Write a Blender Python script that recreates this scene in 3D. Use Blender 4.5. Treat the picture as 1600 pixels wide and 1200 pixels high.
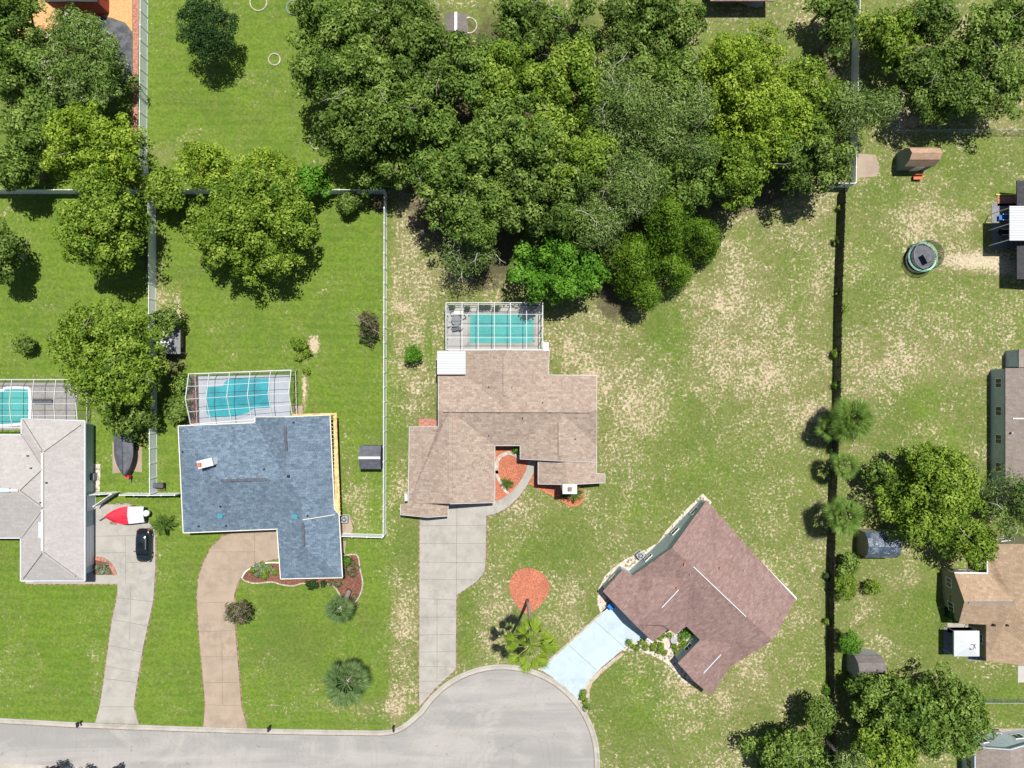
import bpy, math, random
import numpy as np
from mathutils import Vector
from mathutils.bvhtree import BVHTree

scene = bpy.context.scene
COL = scene.collection
for _o in list(bpy.data.objects): bpy.data.objects.remove(_o)
R = math.radians
H = 85.0            # camera height over the lawns, metres
S = 0.08            # metres on the ground per photo pixel

# ---------------------------------------------------------------- camera, sky, sun, exposure
cam_d = bpy.data.cameras.new('camera'); cam = bpy.data.objects.new('camera', cam_d); COL.objects.link(cam)
cam.location = (0, 0, H); cam.rotation_euler = (0, 0, 0)
cam_d.sensor_fit = 'HORIZONTAL'; cam_d.sensor_width = 36.0; cam_d.lens = 36.0 * H / 128.0
cam_d.clip_start = 0.5; cam_d.clip_end = 3000
scene.camera = cam
world = bpy.data.worlds.new("World"); scene.world = world; world.use_nodes = True
SUNDIR = Vector((-0.15, -0.31, -1.0)).normalized()
sun_el = math.asin(-SUNDIR.z); sun_az = math.atan2(-SUNDIR.x, -SUNDIR.y)
wt = world.node_tree; wt.nodes.clear()
sky = wt.nodes.new('ShaderNodeTexSky'); sky.sky_type = 'NISHITA'; sky.sun_disc = False
sky.sun_elevation = sun_el; sky.sun_rotation = sun_az
bg = wt.nodes.new('ShaderNodeBackground'); bg.inputs[1].default_value = 0.062
wo = wt.nodes.new('ShaderNodeOutputWorld')
wt.links.new(sky.outputs[0], bg.inputs[0]); wt.links.new(bg.outputs[0], wo.inputs[0])
sl = bpy.data.lights.new('sun', 'SUN'); sl.energy = 5.0; sl.angle = R(0.5); sl.color = (1.0, 0.965, 0.90)
so = bpy.data.objects.new('sun', sl); COL.objects.link(so); so.location = (20, 40, 140)
so.rotation_euler = SUNDIR.to_track_quat('-Z', 'Y').to_euler()
scene.view_settings.view_transform = 'Standard'; scene.view_settings.look = 'None'
scene.view_settings.exposure = 0.43; scene.view_settings.gamma = 1.0
scene.cycles.max_bounces = 6; scene.cycles.transparent_max_bounces = 12

# ---------------------------------------------------------------- helpers
def W(px, py, h=0.0):
    k = S * (1 - h / H)
    return ((px - 800) * k, (600 - py) * k, h)

OFF = {}
def tag(o, label=None, cat=None, group=None, kind=None):
    if label: o['label'] = label
    if cat: o['category'] = cat
    if group: o['group'] = group
    if kind: o['kind'] = kind
    return o
def thing(name, label, cat, loc, rz=0, group=None, world_parts=True):
    o = bpy.data.objects.new(name, None); COL.objects.link(o)
    o.empty_display_size = 0.5
    o.location = loc; o.rotation_euler = (0, 0, rz); tag(o, label, cat, group)
    OFF[o] = tuple(loc) if world_parts else (0, 0, 0)
    return o

class MB:
    def __init__(s): s.v = []; s.f = []
    def add(s, vs, fs):
        n = len(s.v); s.v += [tuple(p) for p in vs]; s.f += [tuple(i + n for i in f) for f in fs]; return s
    def box(s, c, d, rz=0.0, tilt=None):
        hx, hy, hz = d[0] / 2, d[1] / 2, d[2] / 2; cs, sn = math.cos(rz), math.sin(rz)
        vs = []
        for z in (-hz, hz):
            for x, y in ((-hx, -hy), (hx, -hy), (hx, hy), (-hx, hy)):
                vs.append((c[0] + x * cs - y * sn, c[1] + x * sn + y * cs, c[2] + z))
        return s.add(vs, [(3, 2, 1, 0), (4, 5, 6, 7), (0, 1, 5, 4), (1, 2, 6, 5), (2, 3, 7, 6), (3, 0, 4, 7)])
    def prism(s, poly, z0, z1):
        a = sum(poly[i][0] * poly[(i + 1) % len(poly)][1] - poly[(i + 1) % len(poly)][0] * poly[i][1] for i in range(len(poly)))
        if a < 0: poly = poly[::-1]
        n = len(poly)
        vs = [(p[0], p[1], z0) for p in poly] + [(p[0], p[1], z1) for p in poly]
        return s.add(vs, [tuple(range(n, 2 * n)), tuple(reversed(range(n)))] + [(i, (i + 1) % n, n + (i + 1) % n, n + i) for i in range(n)])
    def tube(s, pts, rad, n=6, cap=True):
        pts = [Vector(p) for p in pts]
        if not hasattr(rad, '__len__'): rad = [rad] * len(pts)
        base = len(s.v)
        for i, p in enumerate(pts):
            d = (pts[min(i + 1, len(pts) - 1)] - pts[max(i - 1, 0)])
            if d.length < 1e-6: d = Vector((0, 0, 1))
            d.normalize(); u = d.orthogonal().normalized()
            if i:
                u = (pu - d * pu.dot(d));
                if u.length < 1e-4: u = d.orthogonal()
                u.normalize()
            pu = u; w = d.cross(u)
            for k in range(n):
                a = 2 * math.pi * k / n; q = p + (u * math.cos(a) + w * math.sin(a)) * rad[i]; s.v.append(tuple(q))
        for i in range(len(pts) - 1):
            for k in range(n):
                a = base + i * n + k; b = base + i * n + (k + 1) % n; s.f.append((a, b, b + n, a + n))
        if cap:
            s.f.append(tuple(base + k for k in reversed(range(n)))); e = base + (len(pts) - 1) * n; s.f.append(tuple(e + k for k in range(n)))
        return s
    def lathe(s, prof, c=(0, 0, 0), n=16):
        base = len(s.v)
        for r, z in prof:
            for k in range(n):
                a = 2 * math.pi * k / n; s.v.append((c[0] + r * math.cos(a), c[1] + r * math.sin(a), c[2] + z))
        for i in range(len(prof) - 1):
            for k in range(n):
                a = base + i * n + k; b = base + i * n + (k + 1) % n; s.f.append((a, b, b + n, a + n))
        s.f.append(tuple(base + k for k in reversed(range(n)))); e = base + (len(prof) - 1) * n; s.f.append(tuple(e + k for k in range(n)))
        return s
    def bar(s, a, b, w, h):        # rectangular bar from a to b (z = top of bar)
        a = Vector(a); b = Vector(b); d = b - a; L = d.length
        if L < 1e-6: return s
        d.normalize(); side = d.cross(Vector((0, 0, 1)))
        if side.length < 1e-3: side = Vector((1, 0, 0))
        side.normalize(); up = side.cross(d)
        vs = [];
        for p in (a, b):
            for su, sv in ((-1, -1), (1, -1), (1, 1), (-1, 1)):
                vs.append(tuple(p + side * su * w / 2 + up * sv * h / 2))
        return s.add(vs, [(0, 1, 2, 3), (7, 6, 5, 4), (0, 4, 5, 1), (1, 5, 6, 2), (2, 6, 7, 3), (3, 7, 4, 0)])
    def mesh(s, name, off=(0, 0, 0), smooth=False):
        me = bpy.data.meshes.new(name)
        me.from_pydata([(a - off[0], b - off[1], c - off[2]) for a, b, c in s.v], [], s.f); me.update()
        if smooth: me.polygons.foreach_set('use_smooth', [True] * len(me.polygons))
        return me
    def build(s, name, m, parent=None, smooth=False, loc=None, label=None):
        off = OFF[parent] if parent else (loc or (0, 0, 0))
        o = bpy.data.objects.new(name, s.mesh(name, off, smooth)); COL.objects.link(o)
        if m: o.data.materials.append(m)
        if parent: o.parent = parent; OFF[o] = off
        else: o.location = off; OFF[o] = off
        if label: o['label'] = label
        return o
def bevel(o, w=0.02, seg=2):
    b = o.modifiers.new('bevel', 'BEVEL'); b.width = w; b.segments = seg; b.limit_method = 'ANGLE'; return o
def child_copy(src, parent, loc, rot=(0, 0, 0), scale=None, name=None):
    o = src.copy(); COL.objects.link(o); o.parent = parent; o.location = loc; o.rotation_euler = rot
    if scale: o.scale = scale
    return o
def inst(name, me, parent, loc=(0, 0, 0), rot=(0, 0, 0), scale=(1, 1, 1)):
    o = bpy.data.objects.new(name, me); COL.objects.link(o); o.parent = parent
    o.location = loc; o.rotation_euler = rot; o.scale = scale; return o

# ---------------------------------------------------------------- materials
def nodes(name):
    m = bpy.data.materials.new(name); m.use_nodes = True; nt = m.node_tree; nt.nodes.clear()
    return m, nt
def N(nt, t, **kw):
    n = nt.nodes.new(t)
    for k, v in kw.items():
        if k.startswith('i_'):
            key = k[2:]; n.inputs[int(key) if key.isdigit() else key].default_value = v
        else: setattr(n, k, v)
    return n
def mixc(nt, fac, a, b, bt='MIX'):
    n = nt.nodes.new('ShaderNodeMix'); n.data_type = 'RGBA'; n.blend_type = bt
    for sock, val in ((n.inputs[0], fac), (n.inputs[6], a), (n.inputs[7], b)):
        if isinstance(val, bpy.types.NodeSocket): nt.links.new(val, sock)
        elif isinstance(val, (int, float)): sock.default_value = val
        else: sock.default_value = (*val, 1) if len(val) == 3 else val
    return n.outputs[2]
def mth(nt, op, a, b=None, c=None, clamp=False):
    n = nt.nodes.new('ShaderNodeMath'); n.operation = op; n.use_clamp = clamp
    for i, val in enumerate((a, b, c)):
        if val is None: continue
        if isinstance(val, bpy.types.NodeSocket): nt.links.new(val, n.inputs[i])
        else: n.inputs[i].default_value = val
    return n.outputs[0]
def smooth(nt, x, a, b):
    n = nt.nodes.new('ShaderNodeMapRange'); n.interpolation_type = 'SMOOTHSTEP'; nt.links.new(x, n.inputs[0])
    n.inputs[1].default_value = a; n.inputs[2].default_value = b; return n.outputs[0]
def noise(nt, vec, scale, detail=4, rough=0.55, dist=0.0):
    n = N(nt, 'ShaderNodeTexNoise', i_Scale=scale, i_Detail=detail, i_Roughness=rough, i_Distortion=dist)
    if vec: nt.links.new(vec, n.inputs['Vector'])
    return n.outputs[0]
def coords(nt, sc=(1, 1, 1), rot=(0, 0, 0)):
    g = nt.nodes.new('ShaderNodeNewGeometry'); mp = N(nt, 'ShaderNodeMapping', i_Scale=sc, i_Rotation=rot)
    nt.links.new(g.outputs['Position'], mp.inputs['Vector']); return mp.outputs[0]
def finish(nt, col, rough=0.8, spec=0.3, bump=None, bstr=0.3, bdist=0.05, metal=0.0):
    p = N(nt, 'ShaderNodeBsdfPrincipled', i_Roughness=rough, i_Metallic=metal)
    p.inputs['Specular IOR Level'].default_value = spec
    if isinstance(col, bpy.types.NodeSocket): nt.links.new(col, p.inputs['Base Color'])
    else: p.inputs['Base Color'].default_value = (*col, 1)
    if bump is not None:
        b = N(nt, 'ShaderNodeBump', i_Strength=bstr, i_Distance=bdist); nt.links.new(bump, b.inputs['Height']); nt.links.new(b.outputs[0], p.inputs['Normal'])
    o = nt.nodes.new('ShaderNodeOutputMaterial'); nt.links.new(p.outputs[0], o.inputs[0]); return p
def plain(name, col, rough=0.6, var=0.15, scale=6.0, spec=0.3, metal=0.0, big=0.0):
    m, nt = nodes(name); c = coords(nt)
    a = tuple(x * (1 - var) for x in col); b = tuple(min(1, x * (1 + var)) for x in col)
    k = mixc(nt, smooth(nt, noise(nt, c, scale), 0.35, 0.65), a, b)
    if big: k = mixc(nt, mth(nt, 'MULTIPLY', smooth(nt, noise(nt, c, 0.35, 5), 0.4, 0.7), big), k, tuple(x * 0.55 for x in col))
    finish(nt, k, rough, spec, metal=metal); return m
def shingle(name, base, dark, light, rz=0.0, row=0.30, strong=0.75, stains=0.25, scol=None):
    m, nt = nodes(name); c = coords(nt, rot=(0, 0, rz))
    br = N(nt, 'ShaderNodeTexBrick', i_Scale=1.0); nt.links.new(c, br.inputs['Vector'])
    br.inputs['Color1'].default_value = (0, 0, 0, 1); br.inputs['Color2'].default_value = (1, 1, 1, 1); br.inputs['Mortar'].default_value = (0.25, 0.25, 0.25, 1)
    br.inputs['Brick Width'].default_value = row * 1.7; br.inputs['Row Height'].default_value = row; br.inputs['Mortar Size'].default_value = 0.02
    br.inputs['Bias'].default_value = 0.0
    k = mixc(nt, br.outputs['Color'], dark, light); k = mixc(nt, strong, base, k)
    n1 = smooth(nt, noise(nt, c, 2.6, 5, 0.7), 0.40, 0.62); k = mixc(nt, mth(nt, 'MULTIPLY', n1, 0.5), k, dark)
    nf = smooth(nt, noise(nt, c, 8.0, 3, 0.7), 0.42, 0.60); k = mixc(nt, mth(nt, 'MULTIPLY', nf, 0.5), k, light)
    st = smooth(nt, noise(nt, coords(nt, (0.5, 0.12, 0.5), (0, 0, rz)), 1.0, 5, 0.6, 0.5), 0.50, 0.75)
    k = mixc(nt, mth(nt, 'MULTIPLY', st, stains), k, scol or tuple(x * 0.6 for x in dark))
    finish(nt, k, 0.9, 0.2, bump=br.outputs['Fac'], bstr=0.25, bdist=0.02); return m
def concrete(name, col, dark, stain=0.5, joints=None):
    m, nt = nodes(name); c = coords(nt)
    k = mixc(nt, smooth(nt, noise(nt, c, 0.5, 6, 0.65), 0.35, 0.7), col, tuple(a * 0.6 + b * 0.4 for a, b in zip(col, dark)))
    k = mixc(nt, mth(nt, 'MULTIPLY', smooth(nt, noise(nt, c, 0.22, 7, 0.7, 1.0), 0.52, 0.72), stain), k, dark)
    k = mixc(nt, mth(nt, 'MULTIPLY', smooth(nt, noise(nt, c, 9.0, 3, 0.7), 0.5, 0.8), 0.22), k, dark)
    sn = N(nt, 'ShaderNodeVectorMath', operation='SNAP'); nt.links.new(c, sn.inputs[0]); sn.inputs[1].default_value = (2.6, 2.3, 50)
    wn = N(nt, 'ShaderNodeTexWhiteNoise'); nt.links.new(sn.outputs[0], wn.inputs['Vector'])
    k = mixc(nt, mth(nt, 'MULTIPLY', mth(nt, 'MULTIPLY', wn.outputs['Value'], smooth(nt, noise(nt, c, 0.8, 5, 0.7), 0.40, 0.62)), 0.55), k, dark)
    k = mixc(nt, mth(nt, 'MULTIPLY', smooth(nt, noise(nt, c, 2.0, 4, 0.6), 0.5, 0.8), 0.2), k, tuple(min(1, x * 1.15) for x in col))
    finish(nt, k, 0.85, 0.25, bump=noise(nt, c, 14, 3), bstr=0.15, bdist=0.01); return m

M = {}
M['asphalt'] = None
def mk_asphalt():
    m, nt = nodes('old_asphalt'); c = coords(nt)
    k = mixc(nt, smooth(nt, noise(nt, coords(nt, (0.05, 0.35, 1)), 1.0, 6, 0.6, 0.6), 0.38, 0.64), (0.25, 0.24, 0.228), (0.325, 0.305, 0.288))
    k = mixc(nt, mth(nt, 'MULTIPLY', smooth(nt, noise(nt, c, 0.13, 6, 0.65, 1.5), 0.48, 0.68), 0.55), k, (0.37, 0.345, 0.32))
    k = mixc(nt, mth(nt, 'MULTIPLY', smooth(nt, noise(nt, c, 7.0, 4, 0.75), 0.45, 0.62), 0.28), k, (0.20, 0.195, 0.19))
    vo = N(nt, 'ShaderNodeTexVoronoi', i_Scale=0.16, feature='DISTANCE_TO_EDGE'); dn = N(nt, 'ShaderNodeTexNoise', i_Scale=0.8, i_Detail=4.0)
    nt.links.new(c, dn.inputs['Vector']); dv = N(nt, 'ShaderNodeVectorMath', operation='MULTIPLY_ADD'); nt.links.new(dn.outputs['Color'], dv.inputs[0]); dv.inputs[1].default_value = (2.2, 2.2, 0); nt.links.new(c, dv.inputs[2]); nt.links.new(dv.outputs[0], vo.inputs['Vector'])
    k = mixc(nt, mth(nt, 'MULTIPLY', mth(nt, 'SUBTRACT', 1.0, smooth(nt, vo.outputs['Distance'], 0.0, 0.012)), 0.16), k, (0.12, 0.11, 0.10))
    k = mixc(nt, mth(nt, 'MULTIPLY', smooth(nt, noise(nt, c, 0.9, 3, 0.6), 0.66, 0.74), 0.4), k, (0.14, 0.12, 0.10))
    k = mixc(nt, smooth(nt, noise(nt, c, 2.3, 3, 0.6), 0.70, 0.75), k, (0.15, 0.10, 0.06))
    # curved tyre scuffs round the turning circle
    vm = N(nt, 'ShaderNodeVectorMath', operation='SUBTRACT'); nt.links.new(coords(nt), vm.inputs[0]); vm.inputs[1].default_value = (-1.2, -47.2, 0)
    ln = N(nt, 'ShaderNodeVectorMath', operation='LENGTH'); nt.links.new(vm.outputs[0], ln.inputs[0])
    w = mth(nt, 'SINE', mth(nt, 'MULTIPLY', mth(nt, 'ADD', ln.outputs['Value'], noise(nt, c, 0.3, 3)), 9.0))
    k = mixc(nt, mth(nt, 'MULTIPLY', mth(nt, 'MULTIPLY', smooth(nt, w, 0.5, 1.0), smooth(nt, noise(nt, c, 0.25, 3), 0.45, 0.65)), 0.22), k, (0.19, 0.185, 0.18))
    finish(nt, k, 0.9, 0.25, bump=noise(nt, c, 20, 3), bstr=0.2, bdist=0.01); return m
M['asphalt'] = mk_asphalt()
M['conc'] = concrete('driveway_concrete', (0.345, 0.325, 0.29), (0.21, 0.20, 0.18), 0.6)
M['conc_tan'] = concrete('tan_concrete', (0.335, 0.265, 0.20), (0.20, 0.155, 0.12), 0.6)
M['conc_pale'] = concrete('pale_painted_concrete', (0.40, 0.48, 0.52), (0.29, 0.35, 0.37), 0.55)
M['conc_kerb'] = concrete('kerb_concrete', (0.40, 0.375, 0.33), (0.24, 0.215, 0.18), 0.65)
M['deck'] = concrete('pool_deck', (0.40, 0.39, 0.37), (0.29, 0.285, 0.27), 0.35)
M['deck_blue'] = concrete('cool_pool_deck', (0.38, 0.41, 0.46), (0.30, 0.32, 0.36), 0.3)
M['paver'] = shingle('brown_pavers', (0.27, 0.25, 0.24), (0.22, 0.20, 0.19), (0.32, 0.30, 0.285), row=0.25)
M['soil'] = plain('bare_soil_edge', (0.20, 0.135, 0.085), 0.95, 0.5, 2.5)
M['cage_white'] = plain('cage_white_aluminium', (0.50, 0.51, 0.52), 0.5, 0.05)
M['joint'] = plain('joint_grime', (0.17, 0.15, 0.125), 0.95, 0.3)
M['mulch_red'] = plain('red_mulch', (0.38, 0.135, 0.078), 0.95, 0.45, 11.0, big=0.4)
M['mulch_brown'] = plain('brown_mulch', (0.16, 0.07, 0.045), 0.95, 0.4, 6.0, big=0.3)
M['mulch_orange'] = plain('orange_sand', (0.50, 0.29, 0.13), 0.95, 0.12, 3.0)
M['brickred'] = plain('red_brick', (0.34, 0.155, 0.115), 0.85, 0.3, 5.0)
def mk_gravel(name, a, b, c3):
    m, nt = nodes(name); c = coords(nt)
    v = N(nt, 'ShaderNodeTexVoronoi', i_Scale=4.5); nt.links.new(c, v.inputs['Vector'])
    sp = N(nt, 'ShaderNodeSeparateColor'); nt.links.new(v.outputs['Color'], sp.inputs[0])
    k = mixc(nt, sp.outputs[0], a, b); k = mixc(nt, smooth(nt, sp.outputs[1], 0.8, 0.85), k, c3)
    finish(nt, k, 0.9, 0.2, bump=v.outputs['Distance'], bstr=0.6, bdist=0.05); return m
M['gravel'] = mk_gravel('white_gravel', (0.56, 0.51, 0.43), (0.36, 0.31, 0.25), (0.2, 0.16, 0.12))
M['gravel_grey'] = mk_gravel('grey_rock', (0.45, 0.40, 0.34), (0.24, 0.21, 0.17), (0.5, 0.3, 0.2))
M['stone'] = mk_gravel('edging_stone', (0.42, 0.36, 0.30), (0.30, 0.26, 0.22), (0.5, 0.46, 0.4))
M['tarp'] = plain('black_ground_cloth', (0.085, 0.09, 0.097), 0.8, 0.35, 1.3, big=0.4)
M['roof_pink'] = shingle('pinkish_shingles', (0.275, 0.213, 0.168), (0.19, 0.138, 0.108), (0.40, 0.325, 0.27), stains=0.3, scol=(0.33, 0.22, 0.19))
M['roof_blue'] = shingle('blue_grey_shingles', (0.105, 0.15, 0.20), (0.05, 0.075, 0.11), (0.185, 0.245, 0.305), rz=R(2.4), strong=0.75, stains=0.2)
M['roof_brown'] = shingle('brown_shingles', (0.205, 0.135, 0.12), (0.14, 0.085, 0.075), (0.30, 0.21, 0.19), rz=R(-43), strong=0.6, stains=0.6, scol=(0.12, 0.078, 0.07))
M['roof_tan'] = shingle('tan_shingles', (0.32, 0.23, 0.155), (0.23, 0.155, 0.10), (0.40, 0.30, 0.21), stains=0.2)
M['roof_grey'] = shingle('weathered_grey_shingles', (0.22, 0.185, 0.16), (0.17, 0.14, 0.12), (0.27, 0.23, 0.205), stains=0.4)
M['roof_dark'] = shingle('dark_shingles', (0.045, 0.045, 0.05), (0.03, 0.03, 0.033), (0.065, 0.065, 0.07))
M['roof_white'] = shingle('off_white_metal_tiles', (0.36, 0.335, 0.325), (0.27, 0.25, 0.24), (0.41, 0.385, 0.375), row=0.42, strong=0.5, stains=0.25, scol=(0.36, 0.33, 0.31))
M['white'] = plain('white_trim', (0.78, 0.79, 0.80), 0.5, 0.03)
M['vinyl'] = plain('white_vinyl', (0.78, 0.82, 0.86), 0.45, 0.06, 1.5, big=0.12)
M['cream'] = plain('cream_fascia', (0.62, 0.60, 0.52), 0.6, 0.08)
M['stucco_bluegrey'] = plain('blue_grey_stucco', (0.44, 0.53, 0.57), 0.85, 0.08, 3.0, big=0.15)
M['stucco_teal'] = plain('grey_teal_stucco', (0.36, 0.46, 0.50), 0.85, 0.08, 3.0)
M['stucco_tan'] = plain('tan_stucco', (0.42, 0.36, 0.30), 0.85, 0.08, 3.0)
M['stucco_olive'] = plain('olive_stucco', (0.26, 0.25, 0.16), 0.85, 0.08, 3.0)
M['red_paint'] = plain('barn_red_paint', (0.30, 0.06, 0.04), 0.7, 0.15)
M['ply'] = plain('bare_plywood', (0.58, 0.37, 0.17), 0.8, 0.3, 2.0)
M['dark'] = plain('black_plastic', (0.018, 0.019, 0.022), 0.5, 0.3, 2.0)
M['darkgrey'] = plain('dark_grey_panel', (0.075, 0.08, 0.095), 0.6, 0.2, 2.0)
M['grey'] = plain('grey_metal', (0.30, 0.31, 0.32), 0.5, 0.15)
M['midgrey'] = plain('mid_grey_paint', (0.17, 0.175, 0.185), 0.6, 0.2)
M['glass'] = plain('window_glass', (0.02, 0.028, 0.035), 0.08, 0.1, spec=0.6)
M['fence_dark'] = plain('weathered_dark_boards', (0.030, 0.028, 0.023), 0.9, 0.7, 2.5, big=0.4)
M['fence_cap'] = plain('grey_weathered_rail', (0.11, 0.11, 0.10), 0.9, 0.5, 2.0)
M['wood'] = plain('aged_wood', (0.20, 0.14, 0.09), 0.85, 0.35, 3.0)
M['red'] = plain('red_vinyl_cover', (0.55, 0.02, 0.04), 0.5, 0.25, 1.2)
M['blue'] = plain('blue_plastic', (0.02, 0.14, 0.45), 0.4, 0.1)
M['teal'] = plain('teal_plastic', (0.05, 0.22, 0.28), 0.4, 0.15)
M['mint'] = plain('mint_pad', (0.25, 0.55, 0.40), 0.5, 0.1)
M['yellow'] = plain('yellow_plastic', (0.6, 0.55, 0.05), 0.5, 0.1)
M['orange'] = plain('terracotta', (0.5, 0.14, 0.06), 0.8, 0.2)
M['carpaint'] = plain('black_car_paint', (0.012, 0.017, 0.022), 0.12, 0.05, spec=0.8)
M['rubber'] = plain('rubber', (0.015, 0.015, 0.015), 0.9, 0.1)
M['bark'] = plain('grey_bark', (0.24, 0.205, 0.175), 0.95, 0.35, 5.0)
M['bark_pale'] = plain('pale_bark', (0.38, 0.345, 0.31), 0.95, 0.25, 5.0)
M['cloth_white'] = plain('white_canvas', (0.50, 0.525, 0.56), 0.8, 0.05)
M['shed_tan'] = shingle('tan_shed_shingles', (0.36, 0.24, 0.165), (0.27, 0.17, 0.11), (0.45, 0.31, 0.22))
M['shed_grey'] = shingle('grey_shed_shingles', (0.15, 0.13, 0.125), (0.11, 0.095, 0.09), (0.19, 0.17, 0.16))
M['shed_wall'] = plain('green_grey_shed_wall', (0.16, 0.20, 0.18), 0.85, 0.1)
M['khaki'] = plain('khaki_shed_wall', (0.26, 0.24, 0.15), 0.85, 0.1)
def mk_tarp_blue():
    m, nt = nodes('glossy_blue_tarp'); c = coords(nt)
    k = mixc(nt, smooth(nt, noise(nt, c, 1.5, 4), 0.4, 0.7), (0.05, 0.075, 0.11), (0.16, 0.19, 0.23))
    finish(nt, k, 0.25, 0.6, bump=noise(nt, c, 1.8, 4, 0.6, 1.0), bstr=1.0, bdist=0.25); return m
M['tarp_blue'] = mk_tarp_blue()
def mk_ribbed():
    m, nt = nodes('white_ribbed_metal'); c = coords(nt)
    sx = N(nt, 'ShaderNodeSeparateXYZ'); nt.links.new(c, sx.inputs[0])
    w = mth(nt, 'SINE', mth(nt, 'MULTIPLY', sx.outputs[1], 2 * math.pi / 0.30))
    k = mixc(nt, smooth(nt, w, 0.55, 0.95), (0.46, 0.47, 0.48), (0.31, 0.33, 0.34))
    k = mixc(nt, mth(nt, 'MULTIPLY', smooth(nt, noise(nt, c, 1.2), 0.5, 0.75), 0.25), k, (0.45, 0.43, 0.40))
    finish(nt, k, 0.5, 0.3, bump=w, bstr=0.4, bdist=0.03); return m
M['ribbed'] = mk_ribbed()
def mk_water(name, shallow, deep):
    m, nt = nodes(name); c = coords(nt)
    v = N(nt, 'ShaderNodeTexVoronoi', i_Scale=2.3, feature='SMOOTH_F1'); nt.links.new(c, v.inputs['Vector'])
    k = mixc(nt, smooth(nt, noise(nt, c, 0.35, 3), 0.35, 0.65), shallow, deep)
    k = mixc(nt, mth(nt, 'MULTIPLY', smooth(nt, noise(nt, c, 3.2, 3, 0.6, 1.5), 0.5, 0.62), 0.3), k, tuple(min(1, x * 1.35 + 0.01) for x in shallow))
    finish(nt, k, 0.05, 0.5, bump=noise(nt, c, 2.5, 3, 0.5, 0.5), bstr=0.12, bdist=0.05); return m
M['water_teal'] = mk_water('teal_pool_water', (0.065, 0.36, 0.335), (0.045, 0.29, 0.28))
M['water_blue'] = mk_water('turquoise_pool_water', (0.025, 0.32, 0.37), (0.015, 0.22, 0.27))
def mk_screen(name, dens, col=(0.05, 0.055, 0.06)):
    m, nt = nodes(name)
    t = nt.nodes.new('ShaderNodeBsdfTransparent'); d = N(nt, 'ShaderNodeBsdfDiffuse', i_Color=(*col, 1))
    mx = N(nt, 'ShaderNodeMixShader', i_Fac=dens); nt.links.new(t.outputs[0], mx.inputs[1]); nt.links.new(d.outputs[0], mx.inputs[2])
    o = nt.nodes.new('ShaderNodeOutputMaterial'); nt.links.new(mx.outputs[0], o.inputs[0]); return m
M['screen'] = mk_screen('insect_screen', 0.13, (0.20, 0.22, 0.23))
M['net'] = mk_screen('black_safety_net', 0.5, (0.012, 0.012, 0.014))
M['chain'] = mk_screen('chain_link_mesh', 0.28, (0.25, 0.33, 0.31))

def mk_leaf(name, dark, mid, light, trans=0.25, warm=None):
    m, nt = nodes(name)
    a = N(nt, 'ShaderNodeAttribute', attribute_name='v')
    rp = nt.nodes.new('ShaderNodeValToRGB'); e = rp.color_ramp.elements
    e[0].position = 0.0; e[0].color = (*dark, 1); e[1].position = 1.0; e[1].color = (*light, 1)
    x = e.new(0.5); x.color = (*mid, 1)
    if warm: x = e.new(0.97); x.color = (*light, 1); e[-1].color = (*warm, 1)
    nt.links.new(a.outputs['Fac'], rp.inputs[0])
    p = N(nt, 'ShaderNodeBsdfPrincipled', i_Roughness=0.55); p.inputs['Specular IOR Level'].default_value = 0.12
    nt.links.new(rp.outputs[0], p.inputs['Base Color'])
    t = nt.nodes.new('ShaderNodeBsdfTranslucent'); nt.links.new(rp.outputs[0], t.inputs[0])
    mx = N(nt, 'ShaderNodeMixShader', i_Fac=trans); nt.links.new(p.outputs[0], mx.inputs[1]); nt.links.new(t.outputs[0], mx.inputs[2])
    o = nt.nodes.new('ShaderNodeOutputMaterial'); nt.links.new(mx.outputs[0], o.inputs[0]); return m
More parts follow.
